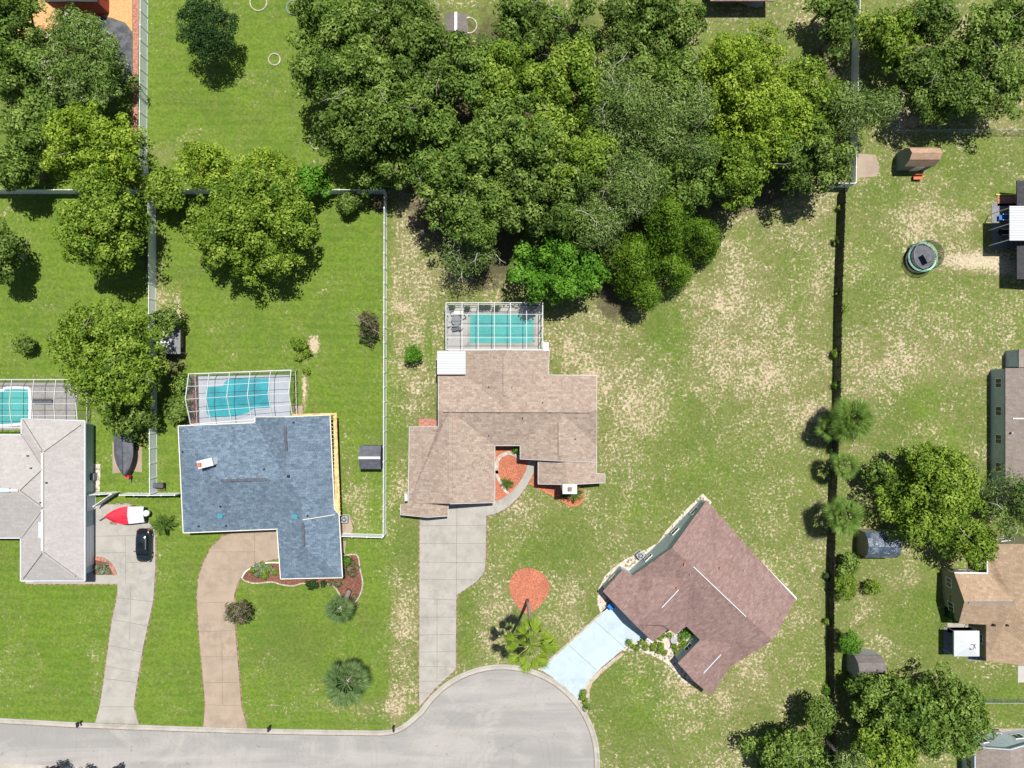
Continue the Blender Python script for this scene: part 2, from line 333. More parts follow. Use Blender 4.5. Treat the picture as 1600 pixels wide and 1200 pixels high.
LEAF = {
 'oak': mk_leaf('oak_leaves', (0.045, 0.098, 0.014), (0.132, 0.218, 0.034), (0.28, 0.37, 0.09)),
 'oakdark': mk_leaf('dark_oak_leaves', (0.035, 0.078, 0.012), (0.105, 0.172, 0.027), (0.24, 0.33, 0.08)),
 'olive': mk_leaf('olive_leaves', (0.050, 0.112, 0.010), (0.155, 0.25, 0.024), (0.32, 0.41, 0.07)),
 'yellow': mk_leaf('yellow_green_leaves', (0.07, 0.14, 0.009), (0.21, 0.31, 0.024), (0.38, 0.48, 0.075)),
 'grey': mk_leaf('grey_green_leaves', (0.06, 0.12, 0.022), (0.15, 0.235, 0.052), (0.31, 0.39, 0.14)),
 'bright': mk_leaf('bright_green_leaves', (0.03, 0.10, 0.008), (0.09, 0.225, 0.016), (0.17, 0.34, 0.04)),
 'conifer': mk_leaf('feathery_green_leaves', (0.045, 0.105, 0.009), (0.115, 0.215, 0.016), (0.23, 0.34, 0.04)),
 'dense': mk_leaf('dense_dark_leaves', (0.012, 0.035, 0.008), (0.028, 0.07, 0.016), (0.07, 0.13, 0.035)),
 'myrtle': mk_leaf('myrtle_leaves_and_blossom', (0.06, 0.12, 0.02), (0.145, 0.235, 0.045), (0.25, 0.34, 0.11), warm=(0.50, 0.40, 0.38)),
 'brownish': mk_leaf('bronze_leaves', (0.035, 0.07, 0.02), (0.13, 0.13, 0.06), (0.30, 0.22, 0.16)),
 'purple': mk_leaf('purple_leaves', (0.02, 0.015, 0.025), (0.06, 0.035, 0.05), (0.15, 0.07, 0.07)),
 'palm': mk_leaf('palm_fronds', (0.035, 0.08, 0.012), (0.09, 0.165, 0.025), (0.21, 0.29, 0.065)),
 'palmyellow': mk_leaf('yellowish_palm_fronds', (0.07, 0.13, 0.012), (0.16, 0.24, 0.02), (0.29, 0.36, 0.04)),
 'palmblue': mk_leaf('bluish_palm_fronds', (0.035, 0.07, 0.022), (0.085, 0.145, 0.045), (0.19, 0.26, 0.10)),
 'silver': mk_leaf('silver_leaves', (0.12, 0.17, 0.10), (0.2, 0.27, 0.15), (0.32, 0.38, 0.3)),
}
def signed(P): return sum(P[i][0] * P[(i + 1) % len(P)][1] - P[(i + 1) % len(P)][0] * P[i][1] for i in range(len(P)))
# ---------------------------------------------------------------- ground
def blob(px, py, X, Y, rx, ry):
    return np.exp(-(((X - px) / rx) ** 2 + ((Y - py) / ry) ** 2))
def box_(X, Y, x0, x1, y0, y1, e=6.0):
    s = lambda t: 1 / (1 + np.exp(-np.clip(t / e, -30, 30)))
    return s(X - x0) * s(x1 - X) * s(Y - y0) * s(y1 - Y)
def make_ground():
    fx = list(range(-60, 1661, 5)); fy = list(range(-60, 1261, 5))
    ext = [40, 120, 300, 800, 2500, 8000]
    fx = [-60 - e for e in reversed(ext)] + fx + [1660 + e for e in ext]
    fy = [-60 - e for e in reversed(ext)] + fy + [1260 + e for e in ext]
    X, Y = np.meshgrid(np.array(fx, float), np.array(fy, float)); ny, nx = X.shape
    co = np.zeros((ny, nx, 3)); co[..., 0] = (X - 800) * S; co[..., 1] = (600 - Y) * S
    co[..., 2] = 0
    idx = np.arange(nx * ny).reshape(ny, nx)
    q = np.stack([idx[1:, :-1], idx[1:, 1:], idx[:-1, 1:], idx[:-1, :-1]], -1).reshape(-1, 4)
    me = fast_mesh('lawn', co.reshape(-1, 3), q)
    dry = -0.02 + 0 * X
    dry += 0.44 * box_(X, Y, 606, 1305, -900, 1330, 8) + 0.40 * box_(X, Y, 1312, 9000, -900, 3000, 8)
    dry += 0.05 * box_(X, Y, 232, 600, -900, 300, 8)
    for px, py, rx, ry, a in [
        (640, 380, 25, 60, .25), (700, 430, 50, 22, .32), (650, 490, 28, 50, .32), (620, 460, 14, 90, .22), (655, 610, 18, 40, .42), (640, 770, 18, 35, .2),
        (760, 445, 50, 18, .12), (900, 545, 60, 60, .35), (890, 530, 30, 24, .12), (975, 600, 60, 40, .28), (1000, 650, 40, 35, .3), (960, 720, 60, 30, .12),
        (1160, 460, 55, 70, .32), (1120, 480, 40, 40, .25), (1250, 340, 45, 40, .3), (1200, 310, 60, 25, .3), (1290, 300, 20, 40, .3), (1280, 465, 18, 35, .3), (1290, 600, 15, 90, .12),
        (1130, 560, 90, 45, .22), (1200, 600, 80, 50, .12), (1230, 700, 60, 60, .06), (1280, 820, 18, 60, .16), (1255, 640, 40, 40, .1),
        (1180, 1055, 40, 45, .2), (1075, 1075, 25, 16, .35), (1135, 1075, 25, 30, .25), (1135, 1100, 22, 22, .25), (1150, 1180, 40, 20, .12), (1170, 1020, 15, 25, .3),
        (815, 800, 24, 20, .36), (895, 935, 14, 38, .38), (780, 945, 26, 40, .24), (760, 990, 12, 30, .15), (965, 835, 20, 12, .2), (870, 1000, 20, 20, .1),
        (630, 985, 18, 55, .42), (620, 1100, 16, 35, .42), (520, 1105, 70, 12, .46), (575, 1110, 30, 20, .30), (490, 1075, 10, 20, .3), (545, 730, 22, 60, .40), (560, 800, 24, 40, .40), (580, 700, 12, 50, .2),
        (1400, 560, 90, 55, .25), (1450, 350, 80, 35, .22), (1440, 320, 35, 30, .1), (1512, 345, 16, 14, .5), (1530, 408, 52, 15, 1.35), (1578, 418, 24, 20, 1.0), (1480, 575, 60, 40, .2), (1560, 560, 30, 30, .2),
        (1440, 330, 20, 20, .2), (1470, 650, 30, 24, .28), (1350, 620, 20, 50, .3), (1330, 700, 15, 30, .3), (1345, 940, 25, 30, .28), (1420, 905, 40, 20, .2), (1370, 1000, 30, 25, .2), (1345, 270, 22, 14, .5),
        (1410, 150, 18, 60, .55), (1425, 190, 30, 14, .55), (1560, 195, 40, 14, .3), (1250, 35, 45, 22, .2), (1150, 20, 60, 25, .18), (1290, 80, 25, 50, .2), (1450, 270, 30, 18, .25), (1345, 258, 16, 18, .5),
        (245, 440, 12, 50, .5), (262, 480, 16, 40, .55), (278, 500, 4, 50, 1.3), (300, 545, 25, 8, .25), (286, 560, 6, 30, .5), (491, 538, 9, 13, 1.8), (476, 608, 4, 30, 1.6), (250, 245, 30, 25, .42), (290, 230, 40, 20, .25), (495, 260, 20, 14, .3), (205, 200, 8, 60, .5),
        (150, 1075, 10, 22, .42), (280, 1110, 30, 14, .35), (10, 1020, 30, 20, .15), (110, 1030, 40, 30, .0), (305, 960, 14, 10, .2), (590, 310, 20, 14, .5), (465, 505, 22, 14, .1), (85, 640, 60, 8, .3), (60, 588, 70, 4, .5),
        (60, 320, 30, 50, .06), (1250, 950, 40, 50, .15), (1560, 1115, 30, 12, .15), (700, 340, 30, 30, .4), (640, 330, 25, 30, .35), (1545, 575, 25, 15, .3), (1555, 740, 10, 60, .2), (1020, 740, 20, 14, .1)]:
        dry += a * blob(px, py, X, Y, rx, ry)
    for px, py, rx, ry, a in [(1060, 560, 20, 60, .2), (1040, 520, 30, 40, .3), (1130, 740, 120, 50, .16), (1000, 780, 60, 40, .12), (860, 860, 60, 40, .25), (1070, 660, 40, 40, .15), (1440, 640, 50, 50, .35),
                              (1480, 250, 60, 25, .3), (1400, 300, 50, 30, .15), (1450, 960, 60, 40, .3), (1560, 1100, 40, 30, .4), (730, 960, 14, 60, .3), (990, 1090, 60, 60, .3), (1380, 470, 60, 30, .1), (1170, 60, 80, 25, .25), (640, 850, 30, 60, .15),
                              (1010, 640, 20, 60, .15), (700, 690, 40, 40, .1), (1270, 1050, 40, 60, .1), (670, 530, 10, 50, .35), (625, 660, 12, 60, .1), (1515, 340, 30, 50, .05), (1240, 420, 30, 60, .15), (870, 590, 8, 30, .2)]:
        dry -= a * blob(px, py, X, Y, rx, ry)
    lush = 0.0 * X + 0.75 * box_(X, Y, -3000, 606, -3000, 3000, 10) + 0.15
    for px, py, rx, ry, a in [(80, 960, 90, 70, .55), (60, 400, 70, 90, .3), (520, 360, 70, 60, .3), (400, 560, 120, 60, -.1), (330, 150, 80, 80, .15), (120, 1080, 50, 40, -.15), (270, 1000, 30, 90, .05),
                              (470, 1010, 120, 70, -.45), (420, 160, 60, 50, -.3), (1030, 560, 12, 50, .35), (715, 10, 40, 40, .5), (910, 60, 18, 40, .5), (1420, 640, 60, 60, .15), (540, 620, 60, 40, .1), (40, 520, 60, 60, .1), (700, 60, 400, 100, .1), (160, 860, 20, 20, .2)]:
        lush += a * blob(px, py, X, Y, rx, ry)
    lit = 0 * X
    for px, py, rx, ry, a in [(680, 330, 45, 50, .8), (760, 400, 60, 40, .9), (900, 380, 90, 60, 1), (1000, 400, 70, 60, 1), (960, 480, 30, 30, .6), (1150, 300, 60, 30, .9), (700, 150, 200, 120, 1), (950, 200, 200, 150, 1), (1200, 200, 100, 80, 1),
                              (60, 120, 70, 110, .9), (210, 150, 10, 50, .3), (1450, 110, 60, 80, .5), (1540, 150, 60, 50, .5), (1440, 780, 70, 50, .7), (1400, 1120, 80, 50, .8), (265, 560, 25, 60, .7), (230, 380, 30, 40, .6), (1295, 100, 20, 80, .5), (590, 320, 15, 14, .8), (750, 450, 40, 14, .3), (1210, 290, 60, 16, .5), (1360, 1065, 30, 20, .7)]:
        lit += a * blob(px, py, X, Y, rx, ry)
    for nm, arr in (('dry', dry), ('lush', lush), ('shaded_litter', np.clip(lit, 0, 1))):
        at = me.attributes.new(nm, 'FLOAT', 'POINT'); at.data.foreach_set('value', arr.reshape(-1).astype(np.float32))
    m, nt = nodes('lawn_grass_and_sand'); c = coords(nt)
    A = {k: N(nt, 'ShaderNodeAttribute', attribute_name=k).outputs['Fac'] for k in ('dry', 'lush', 'shaded_litter')}
    nb = noise(nt, c, 0.16, 5, 0.6, 0.4); nm_ = noise(nt, c, 0.8, 6, 0.7); nf = noise(nt, c, 3.2, 5, 0.75); nff = noise(nt, c, 9.0, 3, 0.7)
    green = mixc(nt, smooth(nt, mth(nt, 'ADD', A['lush'], mth(nt, 'MULTIPLY', mth(nt, 'SUBTRACT', nb, 0.5), 4.0)), -0.2, 1.1), (0.126, 0.166, 0.034), (0.138, 0.220, 0.024))
    green = mixc(nt, mth(nt, 'MULTIPLY', smooth(nt, nm_, 0.42, 0.68), 0.5), green, (0.075, 0.145, 0.016))
    green = mixc(nt, mth(nt, 'MULTIPLY', smooth(nt, noise(nt, coords(nt, rot=(0, 0, 1.0)), 0.35, 6, 0.65), 0.5, 0.72), 0.5), green, (0.178, 0.205, 0.055))
    green = mixc(nt, mth(nt, 'MULTIPLY', smooth(nt, nf, 0.5, 0.72), 0.5), green, (0.055, 0.088, 0.014))
    green = mixc(nt, mth(nt, 'MULTIPLY', smooth(nt, nff, 0.55, 0.75), 0.35), green, (0.24, 0.255, 0.085))
    v1 = smooth(nt, noise(nt, coords(nt, rot=(0, 0, .5)), 2.6, 3, 0.6, 0.3), 0.34, 0.66)
    green = mixc(nt, mth(nt, 'MULTIPLY', v1, 0.62), green, (0.062, 0.105, 0.014))
    v2 = smooth(nt, noise(nt, coords(nt, rot=(0, 0, 1.9)), 3.4, 3, 0.65, 0.3), 0.50, 0.72)
    green = mixc(nt, mth(nt, 'MULTIPLY', mth(nt, 'MULTIPLY', v2, mth(nt, 'SUBTRACT', 1.15, A['lush'], None, True)), 0.55), green, (0.26, 0.275, 0.10))
    v3 = smooth(nt, noise(nt, coords(nt, rot=(0, 0, 2.7)), 0.22, 5, 0.65, 0.8), 0.46, 0.66)
    green = mixc(nt, mth(nt, 'MULTIPLY', v3, 0.42), green, (0.070, 0.130, 0.020))
    v4 = smooth(nt, noise(nt, coords(nt, rot=(0, 0, 3.9)), 0.9, 4, 0.65, 0.8), 0.56, 0.70)
    green = mixc(nt, mth(nt, 'MULTIPLY', v4, 0.28), green, (0.16, 0.150, 0.055))
    # mowing bands
    sx = N(nt, 'ShaderNodeSeparateXYZ'); nt.links.new(c, sx.inputs[0])
    wv = mth(nt, 'SINE', mth(nt, 'MULTIPLY', mth(nt, 'ADD', sx.outputs[1], mth(nt, 'MULTIPLY', nb, 2.0)), 5.2))
    green = mixc(nt, mth(nt, 'MULTIPLY', mth(nt, 'MULTIPLY', smooth(nt, wv, -0.4, 0.8), smooth(nt, A['lush'], 0.4, 0.8)), 0.14), green, (0.20, 0.25, 0.045))
    green = mixc(nt, mth(nt, 'MULTIPLY', mth(nt, 'MULTIPLY', smooth(nt, A['dry'], 0.2, 0.8), smooth(nt, noise(nt, c, 1.1, 5, 0.7), 0.38, 0.6)), 0.65), green, (0.205, 0.185, 0.085))
    sand = mixc(nt, smooth(nt, nf, 0.35, 0.7), (0.56, 0.475, 0.35), (0.33, 0.28, 0.16))
    green = mixc(nt, mth(nt, 'MULTIPLY', mth(nt, 'MULTIPLY', smooth(nt, A['dry'], 0.2, 0.8), smooth(nt, noise(nt, c, 1.1, 5, 0.7), 0.38, 0.6)), 0.65), green, (0.205, 0.185, 0.085))
    sand = mixc(nt, mth(nt, 'MULTIPLY', smooth(nt, nb, 0.4, 0.6), 0.4), sand, (0.40, 0.29, 0.20))
    tot = mth(nt, 'ADD', mth(nt, 'ADD', mth(nt, 'MULTIPLY', noise(nt, c, 3.1, 4, 0.7, 0.35), 2.6), mth(nt, 'ADD', mth(nt, 'MULTIPLY', noise(nt, c, 0.9, 6, 0.8, 0.4), 1.2), mth(nt, 'MULTIPLY', noise(nt, c, 0.17, 5, 0.65, 0.8), 1.3))), mth(nt, 'MULTIPLY', mth(nt, 'MINIMUM', A['dry'], 1.7), 0.60))
    fs = smooth(nt, tot, 2.93, 3.27)
    straw = mixc(nt, mth(nt, 'MULTIPLY', smooth(nt, tot, 2.62, 3.0), 0.40), green, (0.215, 0.205, 0.095))
    k = mixc(nt, fs, straw, sand)
    fl = smooth(nt, mth(nt, 'ADD', A['shaded_litter'], mth(nt, 'MULTIPLY', mth(nt, 'SUBTRACT', nm_, 0.5), 1.2)), 0.25, 0.7)
    k = mixc(nt, mth(nt, 'MULTIPLY', fl, 0.85), k, mixc(nt, nf, (0.035, 0.03, 0.018), (0.12, 0.10, 0.06)))  # dead-leaf brown, darkened further to deepen the shade under trees
    finish(nt, k, 0.95, 0.1, bump=mth(nt, 'ADD', nf, nff), bstr=0.8, bdist=0.10)
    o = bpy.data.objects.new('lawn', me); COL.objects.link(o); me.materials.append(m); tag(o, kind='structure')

def fast_mesh(name, co, quads, vface=None, smooth_=False):
    me = bpy.data.meshes.new(name); nv = len(co); nf = len(quads); k = quads.shape[1]
    me.vertices.add(nv); me.vertices.foreach_set('co', np.ascontiguousarray(co, dtype=np.float32).reshape(-1))
    me.loops.add(nf * k); me.loops.foreach_set('vertex_index', quads.reshape(-1).astype(np.int32))
    me.polygons.add(nf); me.polygons.foreach_set('loop_start', (np.arange(nf) * k).astype(np.int32))
    try: me.polygons.foreach_set('loop_total', np.full(nf, k, dtype=np.int32))
    except Exception: pass
    me.update(calc_edges=True)
    if vface is not None:
        at = me.attributes.new('v', 'FLOAT', 'FACE'); at.data.foreach_set('value', vface.astype(np.float32))
    return me
make_ground()

def px_poly(pts, h=0.0): return [W(x, y, h)[:2] for x, y in pts]
def smooth_px(pts, n=6, closed=False):          # Catmull-Rom
    out = []; L = len(pts); rng = range(L if closed else L - 1)
    for i in rng:
        g = lambda j: pts[j % L] if closed else pts[max(0, min(L - 1, j))]
        p0, p1, p2, p3 = g(i - 1), g(i), g(i + 1), g(i + 2)
        for k in range(n):
            t = k / n
            out.append(tuple(0.5 * ((2 * p1[a]) + (-p0[a] + p2[a]) * t + (2 * p0[a] - 5 * p1[a] + 4 * p2[a] - p3[a]) * t * t + (-p0[a] + 3 * p1[a] - 3 * p2[a] + p3[a]) * t ** 3) for a in (0, 1)))
    if not closed: out.append(pts[-1])
    return out
def slab(name, pts, mat, z=0.05, joints=(), sm=False):
    if sm: pts = smooth_px(pts, 5, True)
    o = MB().prism(px_poly(pts), -0.1, z).build(name, mat); tag(o, kind='structure')
    if name in ('driveway', 'footpath') and z > .05:
        Q = px_poly(pts); Q = Q if signed(Q) > 0 else Q[::-1]
        ribbon(Q + [Q[0]], [(0.02, 0.008), (-0.10, 0.014), (-0.16, 0.004)]).build('soil_edge', M['soil'], o)
    if joints:
        j = MB()
        for x0, y0, x1, y1 in joints:
            a = W(x0, y0); b = W(x1, y1); j.bar((a[0], a[1], z + 0.0), (b[0], b[1], z + 0.0), 0.045, 0.008)
        j.build('joint', M['joint'], o)
    return o
def ribbon(pts, prof):                            # prof: list of (offset to the left of travel, z)
    b = MB(); P = [Vector((x, y, 0)) for x, y in pts]; n = len(P); k = len(prof)
    for i, p in enumerate(P):
        d = (P[min(i + 1, n - 1)] - P[max(i - 1, 0)]).normalized(); s = Vector((-d.y, d.x, 0))
        for o_, z in prof: q = p + s * o_; b.v.append((q.x, q.y, z))
    for i in range(n - 1):
        for j in range(k - 1):
            a = i * k + j; b.f.append((a, a + k, a + k + 1, a + 1))
    return b

# ---------------------------------------------------------------- road and turning circle
kerb_px = [(-400, 1102), (0, 1122), (150, 1130), (390, 1138), (560, 1141), (600, 1141)]
cx, cy, cr = 785, 1190, 152
arc = [(cx + cr * math.cos(a), cy - cr * math.sin(a)) for a in np.linspace(R(148), R(-60), 40)]
kerb_line = smooth_px(kerb_px + [(622, 1136), (640, 1124)], 5)[:-1] + arc
low = [(cx + cr * math.cos(a), cy - cr * math.sin(a)) for a in np.linspace(R(-60), R(-172), 22)]
road_poly = kerb_line + low[1:] + [(560, 1225), (390, 1217), (150, 1207), (0, 1200), (-400, 1181)]
b = MB().prism(px_poly(road_poly), -0.1, 0.012); tag(b.build('road', M['asphalt']), kind='structure')
kw = [Vector((*W(x, y)[:2], 0)) for x, y in kerb_line]
prof = [(-0.62, 0.020), (-0.30, 0.028), (-0.12, 0.10), (0.04, 0.115), (0.05, -0.05)]
tag(ribbon([(p.x, p.y) for p in kw], prof).build('kerb', M['conc_kerb']), kind='structure')
gk = ribbon([(p.x, p.y) for p in kw], [(-0.72, 0.013), (-0.70, 0.020), (-0.60, 0.021)]).build('gutter_grime', M['joint']); gk.parent = bpy.data.objects['kerb']
lw = [W(x, y)[:2] for x, y in ([(-400, 1181), (0, 1200), (150, 1207), (390, 1217), (560, 1225)])]
tag(ribbon(lw[::-1], prof).build('kerb', M['conc_kerb']), kind='structure')

# ---------------------------------------------------------------- driveways, paths, beds
slab('driveway', [(140, 788), (205, 788), (238, 822), (243, 830), (243, 890), (240, 935), (235, 960), (224, 1010), (214, 1070), (209, 1104), (217, 1131), (149, 1129), (156, 1104), (163, 1060), (175, 970), (184, 930), (184, 911), (130, 911), (130, 800)], M['conc'], 0.06,
     [(146, 838, 243, 836), (196, 838, 197, 912), (146, 864, 196, 863), (197, 879, 243, 877), (184, 934, 240, 940), (177, 968, 231, 978), (171, 1008, 223, 1019), (164, 1060, 214, 1066), (157, 1104, 209, 1104), (205, 915, 203, 1000), (166, 1041, 217, 1050)])
slab('driveway', [(436, 822), (400, 828), (370, 831), (348, 838), (330, 856), (317, 882), (310, 905), (308, 930), (310, 970), (314, 1020), (319, 1075), (321, 1101), (318, 1136), (387, 1139), (377, 1102), (374, 1060), (369, 1000), (366, 960), (366, 930), (371, 912), (379, 898), (390, 886), (404, 879), (436, 872)], M['conc_tan'], 0.062,
     [(311, 987, 367, 985), (313, 1026, 370, 1026), (319, 1066, 373, 1066), (321, 1101, 377, 1102), (311, 942, 366, 940), (398, 830, 398, 880), (348, 1101, 347, 1000), (327, 862, 400, 862)])
slab('driveway', [(656, 786), (760, 786), (759, 870), (757, 893), (745, 908), (713, 930), (712, 1046), (680, 1075), (655, 1104)], M['conc'], 0.064,
     [(656, 821, 759, 821), (656, 849, 759, 849), (656, 878, 758, 879), (714, 789, 713, 932), (656, 905, 748, 906), (655, 935, 712, 937), (655, 964, 712, 964), (655, 992, 711, 991), (655, 1019, 711, 1017), (655, 1041, 711, 1042), (655, 1064, 692, 1064), (683, 937, 683, 1062), (655, 1082, 672, 1083)])
slab('footpath', [(760, 806), (778, 801), (795, 791), (810, 777), (824, 757), (834, 738), (838, 718), (826, 718), (822, 735), (813, 752), (800, 768), (785, 779), (760, 789)], M['conc'], 0.06)
slab('driveway', [(845, 1046), (890, 1005), (948, 951), (960, 941), (1018, 1000), (1003, 1000), (985, 1003), (970, 1017), (940, 1042), (922, 1061), (912, 1077), (901, 1096), (880, 1074), (862, 1057)], M['conc_pale'], 0.066,
     [(930, 970, 976, 1012), (888, 1007, 932, 1047), (960, 941, 960, 941.5)])
slab('footpath', [(130, 897), (184, 897), (184, 912), (40, 912), (40, 904), (130, 903)], M['conc'], 0.055)
slab('footpath', [(459, 634), (473, 634), (473, 648), (459, 650)], M['conc_tan'], 0.06)
slab('footpath', [(532, 812), (548, 812), (552, 826), (548, 834), (532, 834)], M['conc_tan'], 0.06)
slab('footpath', [(655, 654), (685, 656), (685, 668), (655, 668)], M['brickred'], 0.06)
slab('footpath', [(535, 845), (541, 845), (539, 868), (535, 868)], M['conc_tan'], 0.05)
slab('footpath', [(1480, 972), (1517, 976), (1516, 990), (1480, 988)], M['conc'], 0.05)
slab('patio', [(1474, 980), (1550, 980), (1550, 1032), (1512, 1032), (1512, 1024), (1474, 1022)], M['midgrey'], 0.05)  # grey slab cut to the canopy tent's cast shadow, painting that shade
slab('patio', [(1549, 318), (1700, 318), (1700, 388), (1549, 388)], M['midgrey'], 0.05)
slab('patio', [(1558, 304), (1600, 304), (1600, 322), (1558, 322)], M['brickred'], 0.05)
slab('patio', [(1532, 1142), (1545, 1138), (1700, 1138), (1700, 1190), (1532, 1170)], M['conc_tan'], 0.05, [(1545, 1145, 1575, 1172), (1530, 1155, 1552, 1172)])
slab('patio', [(1118, -20), (1192, -20), (1192, 9), (1182, 12), (1170, 9), (1152, 4), (1118, 4)], M['deck'], 0.05)
slab('patio', [(1590, 1040), (1700, 1040), (1700, 1066), (1590, 1066)], M['deck'], 0.05)
slab('footpath', [(1340, 240), (1368, 242), (1374, 262), (1370, 276), (1338, 278)], M['conc_tan'], 0.04)
slab('footpath', [(176, 691), (222, 698), (222, 738), (205, 736), (176, 740)], M['conc_tan'], 0.03)
slab('orange_sand', [(20, 40), (60, 18), (60, -80), (206, -80), (207, 50), (196, 36), (175, 28), (130, 24), (110, 26), (60, 60), (30, 70), (10, 52)], M['mulch_orange'], 0.03)
slab('brick_edging', [(207, -80), (218, -80), (217, 60), (215, 205), (208, 205), (208, 60)], M['brickred'], 0.05)
slab('ground_cloth', [(153, 24), (175, 29), (197, 38), (207, 52), (207, 128), (190, 128), (188, 110), (165, 90), (155, 60)], M['tarp'], 0.035)
slab('mulch_bed', [(774, 690), (815, 690), (815, 718), (828, 719), (823, 736), (813, 753), (800, 769), (784, 780), (774, 786)], M['mulch_red'], 0.05)
slab('mulch_bed', [(838, 719), (845, 740), (905, 756), (911, 765), (912, 778), (906, 786), (898, 790), (888, 788), (862, 773), (827, 755), (833, 742)], M['mulch_red'], 0.045)
slab('mulch_bed', smooth_px([(822, 887), (842, 892), (856, 906), (859, 921), (850, 938), (838, 951), (828, 958), (817, 956), (806, 944), (797, 926), (796, 912), (805, 894)], 4, True), M['mulch_red'], 0.05)
slab('mulch_bed', [(378, 903), (385, 892), (402, 883), (420, 879), (440, 878), (440, 870), (536, 862), (540, 867), (553, 866), (560, 871), (563, 890), (567, 910), (563, 928), (553, 942), (544, 942), (537, 937), (530, 927), (522, 916), (512, 912), (500, 914), (475, 911), (458, 915), (440, 913), (425, 909), (400, 911), (385, 908)], M['mulch_brown'], 0.05)
slab('mulch_bed', [(146 + 33 * math.cos(a), 905 - 33 * math.sin(a)) for a in np.linspace(R(95), R(12), 14)] + [(146, 898)], M['mulch_brown'], 0.075)
slab('gravel_bed', [(1098, 771), (1112, 785), (1075, 840), (1020, 895), (975, 905), (955, 930), (960, 941), (948, 953), (938, 957), (933, 940), (934, 922), (945, 900), (957, 888), (978, 873), (1005, 860), (1028, 848), (1040, 830), (1062, 806), (1085, 783)], M['gravel'], 0.045)
slab('gravel_bed', [(1018, 1000), (1003, 1000), (985, 1003), (970, 1017), (985, 1016), (1005, 1019), (1025, 1027), (1040, 1035), (1048, 1042), (1057, 1054), (1066, 1064), (1078, 1072), (1092, 1055), (1100, 1000), (1070, 975), (1035, 970)], M['gravel'], 0.05)
slab('gravel_bed', [(922, 1061), (940, 1044), (970, 1020), (974, 1023), (942, 1050), (926, 1066), (921, 1080), (922, 1095), (918, 1114), (912, 1108), (903, 1097), (912, 1077)], M['gravel_grey'], 0.045)
slab('gravel_bed', [(840, 1046), (888, 1003), (947, 949), (949, 952), (891, 1006), (846, 1048)], M['gravel_grey'], 0.045)
slab('gravel_bed', [(140, 725), (157, 725), (157, 745), (156, 768), (146, 768), (140, 745)], M['gravel'], 0.045)

def edging(px, label, mat, w=0.16, h=0.10, closed=False, rz=0, group=None):
    pts = smooth_px(px, 5, closed)
    if closed: pts = pts + [pts[0]]
    P = [W(x, y)[:2] for x, y in pts]
    o = ribbon(P, [(-w / 2, 0.0), (-w / 2, h), (w / 2, h), (w / 2, 0.0)]).build('garden_edging', mat, loc=(*P[0], 0))
    tag(o, label, 'edging', group); return o
edging([(378, 903), (385, 892), (402, 883), (420, 879), (436, 879)], 'pale kerb edging between tan driveway and bed of silvery plants', M['cream'])
edging([(378, 903), (385, 908), (400, 911), (425, 909), (440, 913), (458, 915), (475, 911), (500, 914), (512, 912), (522, 916), (530, 927), (534, 934)], 'wavy pale edging along lawn side of brown mulch bed below blue roof', M['stone'])
edging([(536, 868), (553, 866), (560, 871), (563, 890), (567, 910), (563, 928), (553, 942), (541, 941)], 'curved stone edging round right end of brown mulch bed', M['stone'])
edging([(827, 755), (845, 764), (862, 773), (888, 788), (898, 790), (906, 786), (912, 778)], 'pink concrete edging below small red mulch triangle by chimney', M['orange'])
edging([(776, 740), (777, 722), (783, 712), (795, 708), (806, 711), (812, 718)], 'arched row of pale stones across red mulch in entry nook', M['stone'], 0.45)
edging([(776, 735), (778, 746), (784, 755), (788, 764), (794, 771)], 'short row of pale stones leading down to curved front path', M['stone'], 0.38)
edging([(147, 872), (162, 874), (174, 883), (181, 898)], 'quarter round red brick edging beside black car driveway', M['brickred'], 0.45, 0.14)
for x, y, r, lb, mt in [(404, 4, 13, 'white edging ring round bare soil at top edge near dense dark tree', 'stone'), (459, 12, 11, 'green ring edging under the canopy at top of left back lawn', 'shed_wall'), (429, 93, 9, 'white edging ring half hidden by outer branch of the woods', 'stone'), (496, 222, 11, 'complete pale edging ring of bare soil at lower left of the woods', 'stone'), (733, 40, 12, 'pale edging ring beside the small shed in the woods clearing', 'stone')]:
    edging([(x + r * math.cos(a), y + r * math.sin(a)) for a in np.linspace(0, 2 * math.pi, 13)[:-1]], lb, M[mt], 0.14, 0.1, True, group='round tree rings in the back lawns')

# ---------------------------------------------------------------- houses
def signed_old(P): return sum(P[i][0] * P[(i + 1) % len(P)][1] - P[(i + 1) % len(P)][0] * P[i][1] for i in range(len(P)))
def loops_of(faces):
    ed = set()
    for f in faces:
        for i in range(len(f)): ed.add((f[i], f[(i + 1) % len(f)]))
    bd = {a: b for a, b in ed if (b, a) not in ed}; out = []
    while bd:
        s = next(iter(bd)); L = [s]; n = bd.pop(s)
        while n != s and n in bd: L.append(n); n = bd.pop(n)
        out.append(L)
    return out
def inset(P, d):
    n = len(P); out = []
    for i in range(n):
        a, b, c = Vector(P[i - 1][:2]), Vector(P[i][:2]), Vector(P[(i + 1) % n][:2])
        e1 = (b - a).normalized(); e2 = (c - b).normalized(); n1 = Vector((-e1.y, e1.x)); n2 = Vector((-e2.y, e2.x))
        m = n1 + n2
        if m.length < 0.2: out.append(tuple(b)); continue
        m.normalize(); k = min(d / max(0.35, m.dot(n1)), d * 2.2); q = b + m * k; out.append((q.x, q.y))
    return out
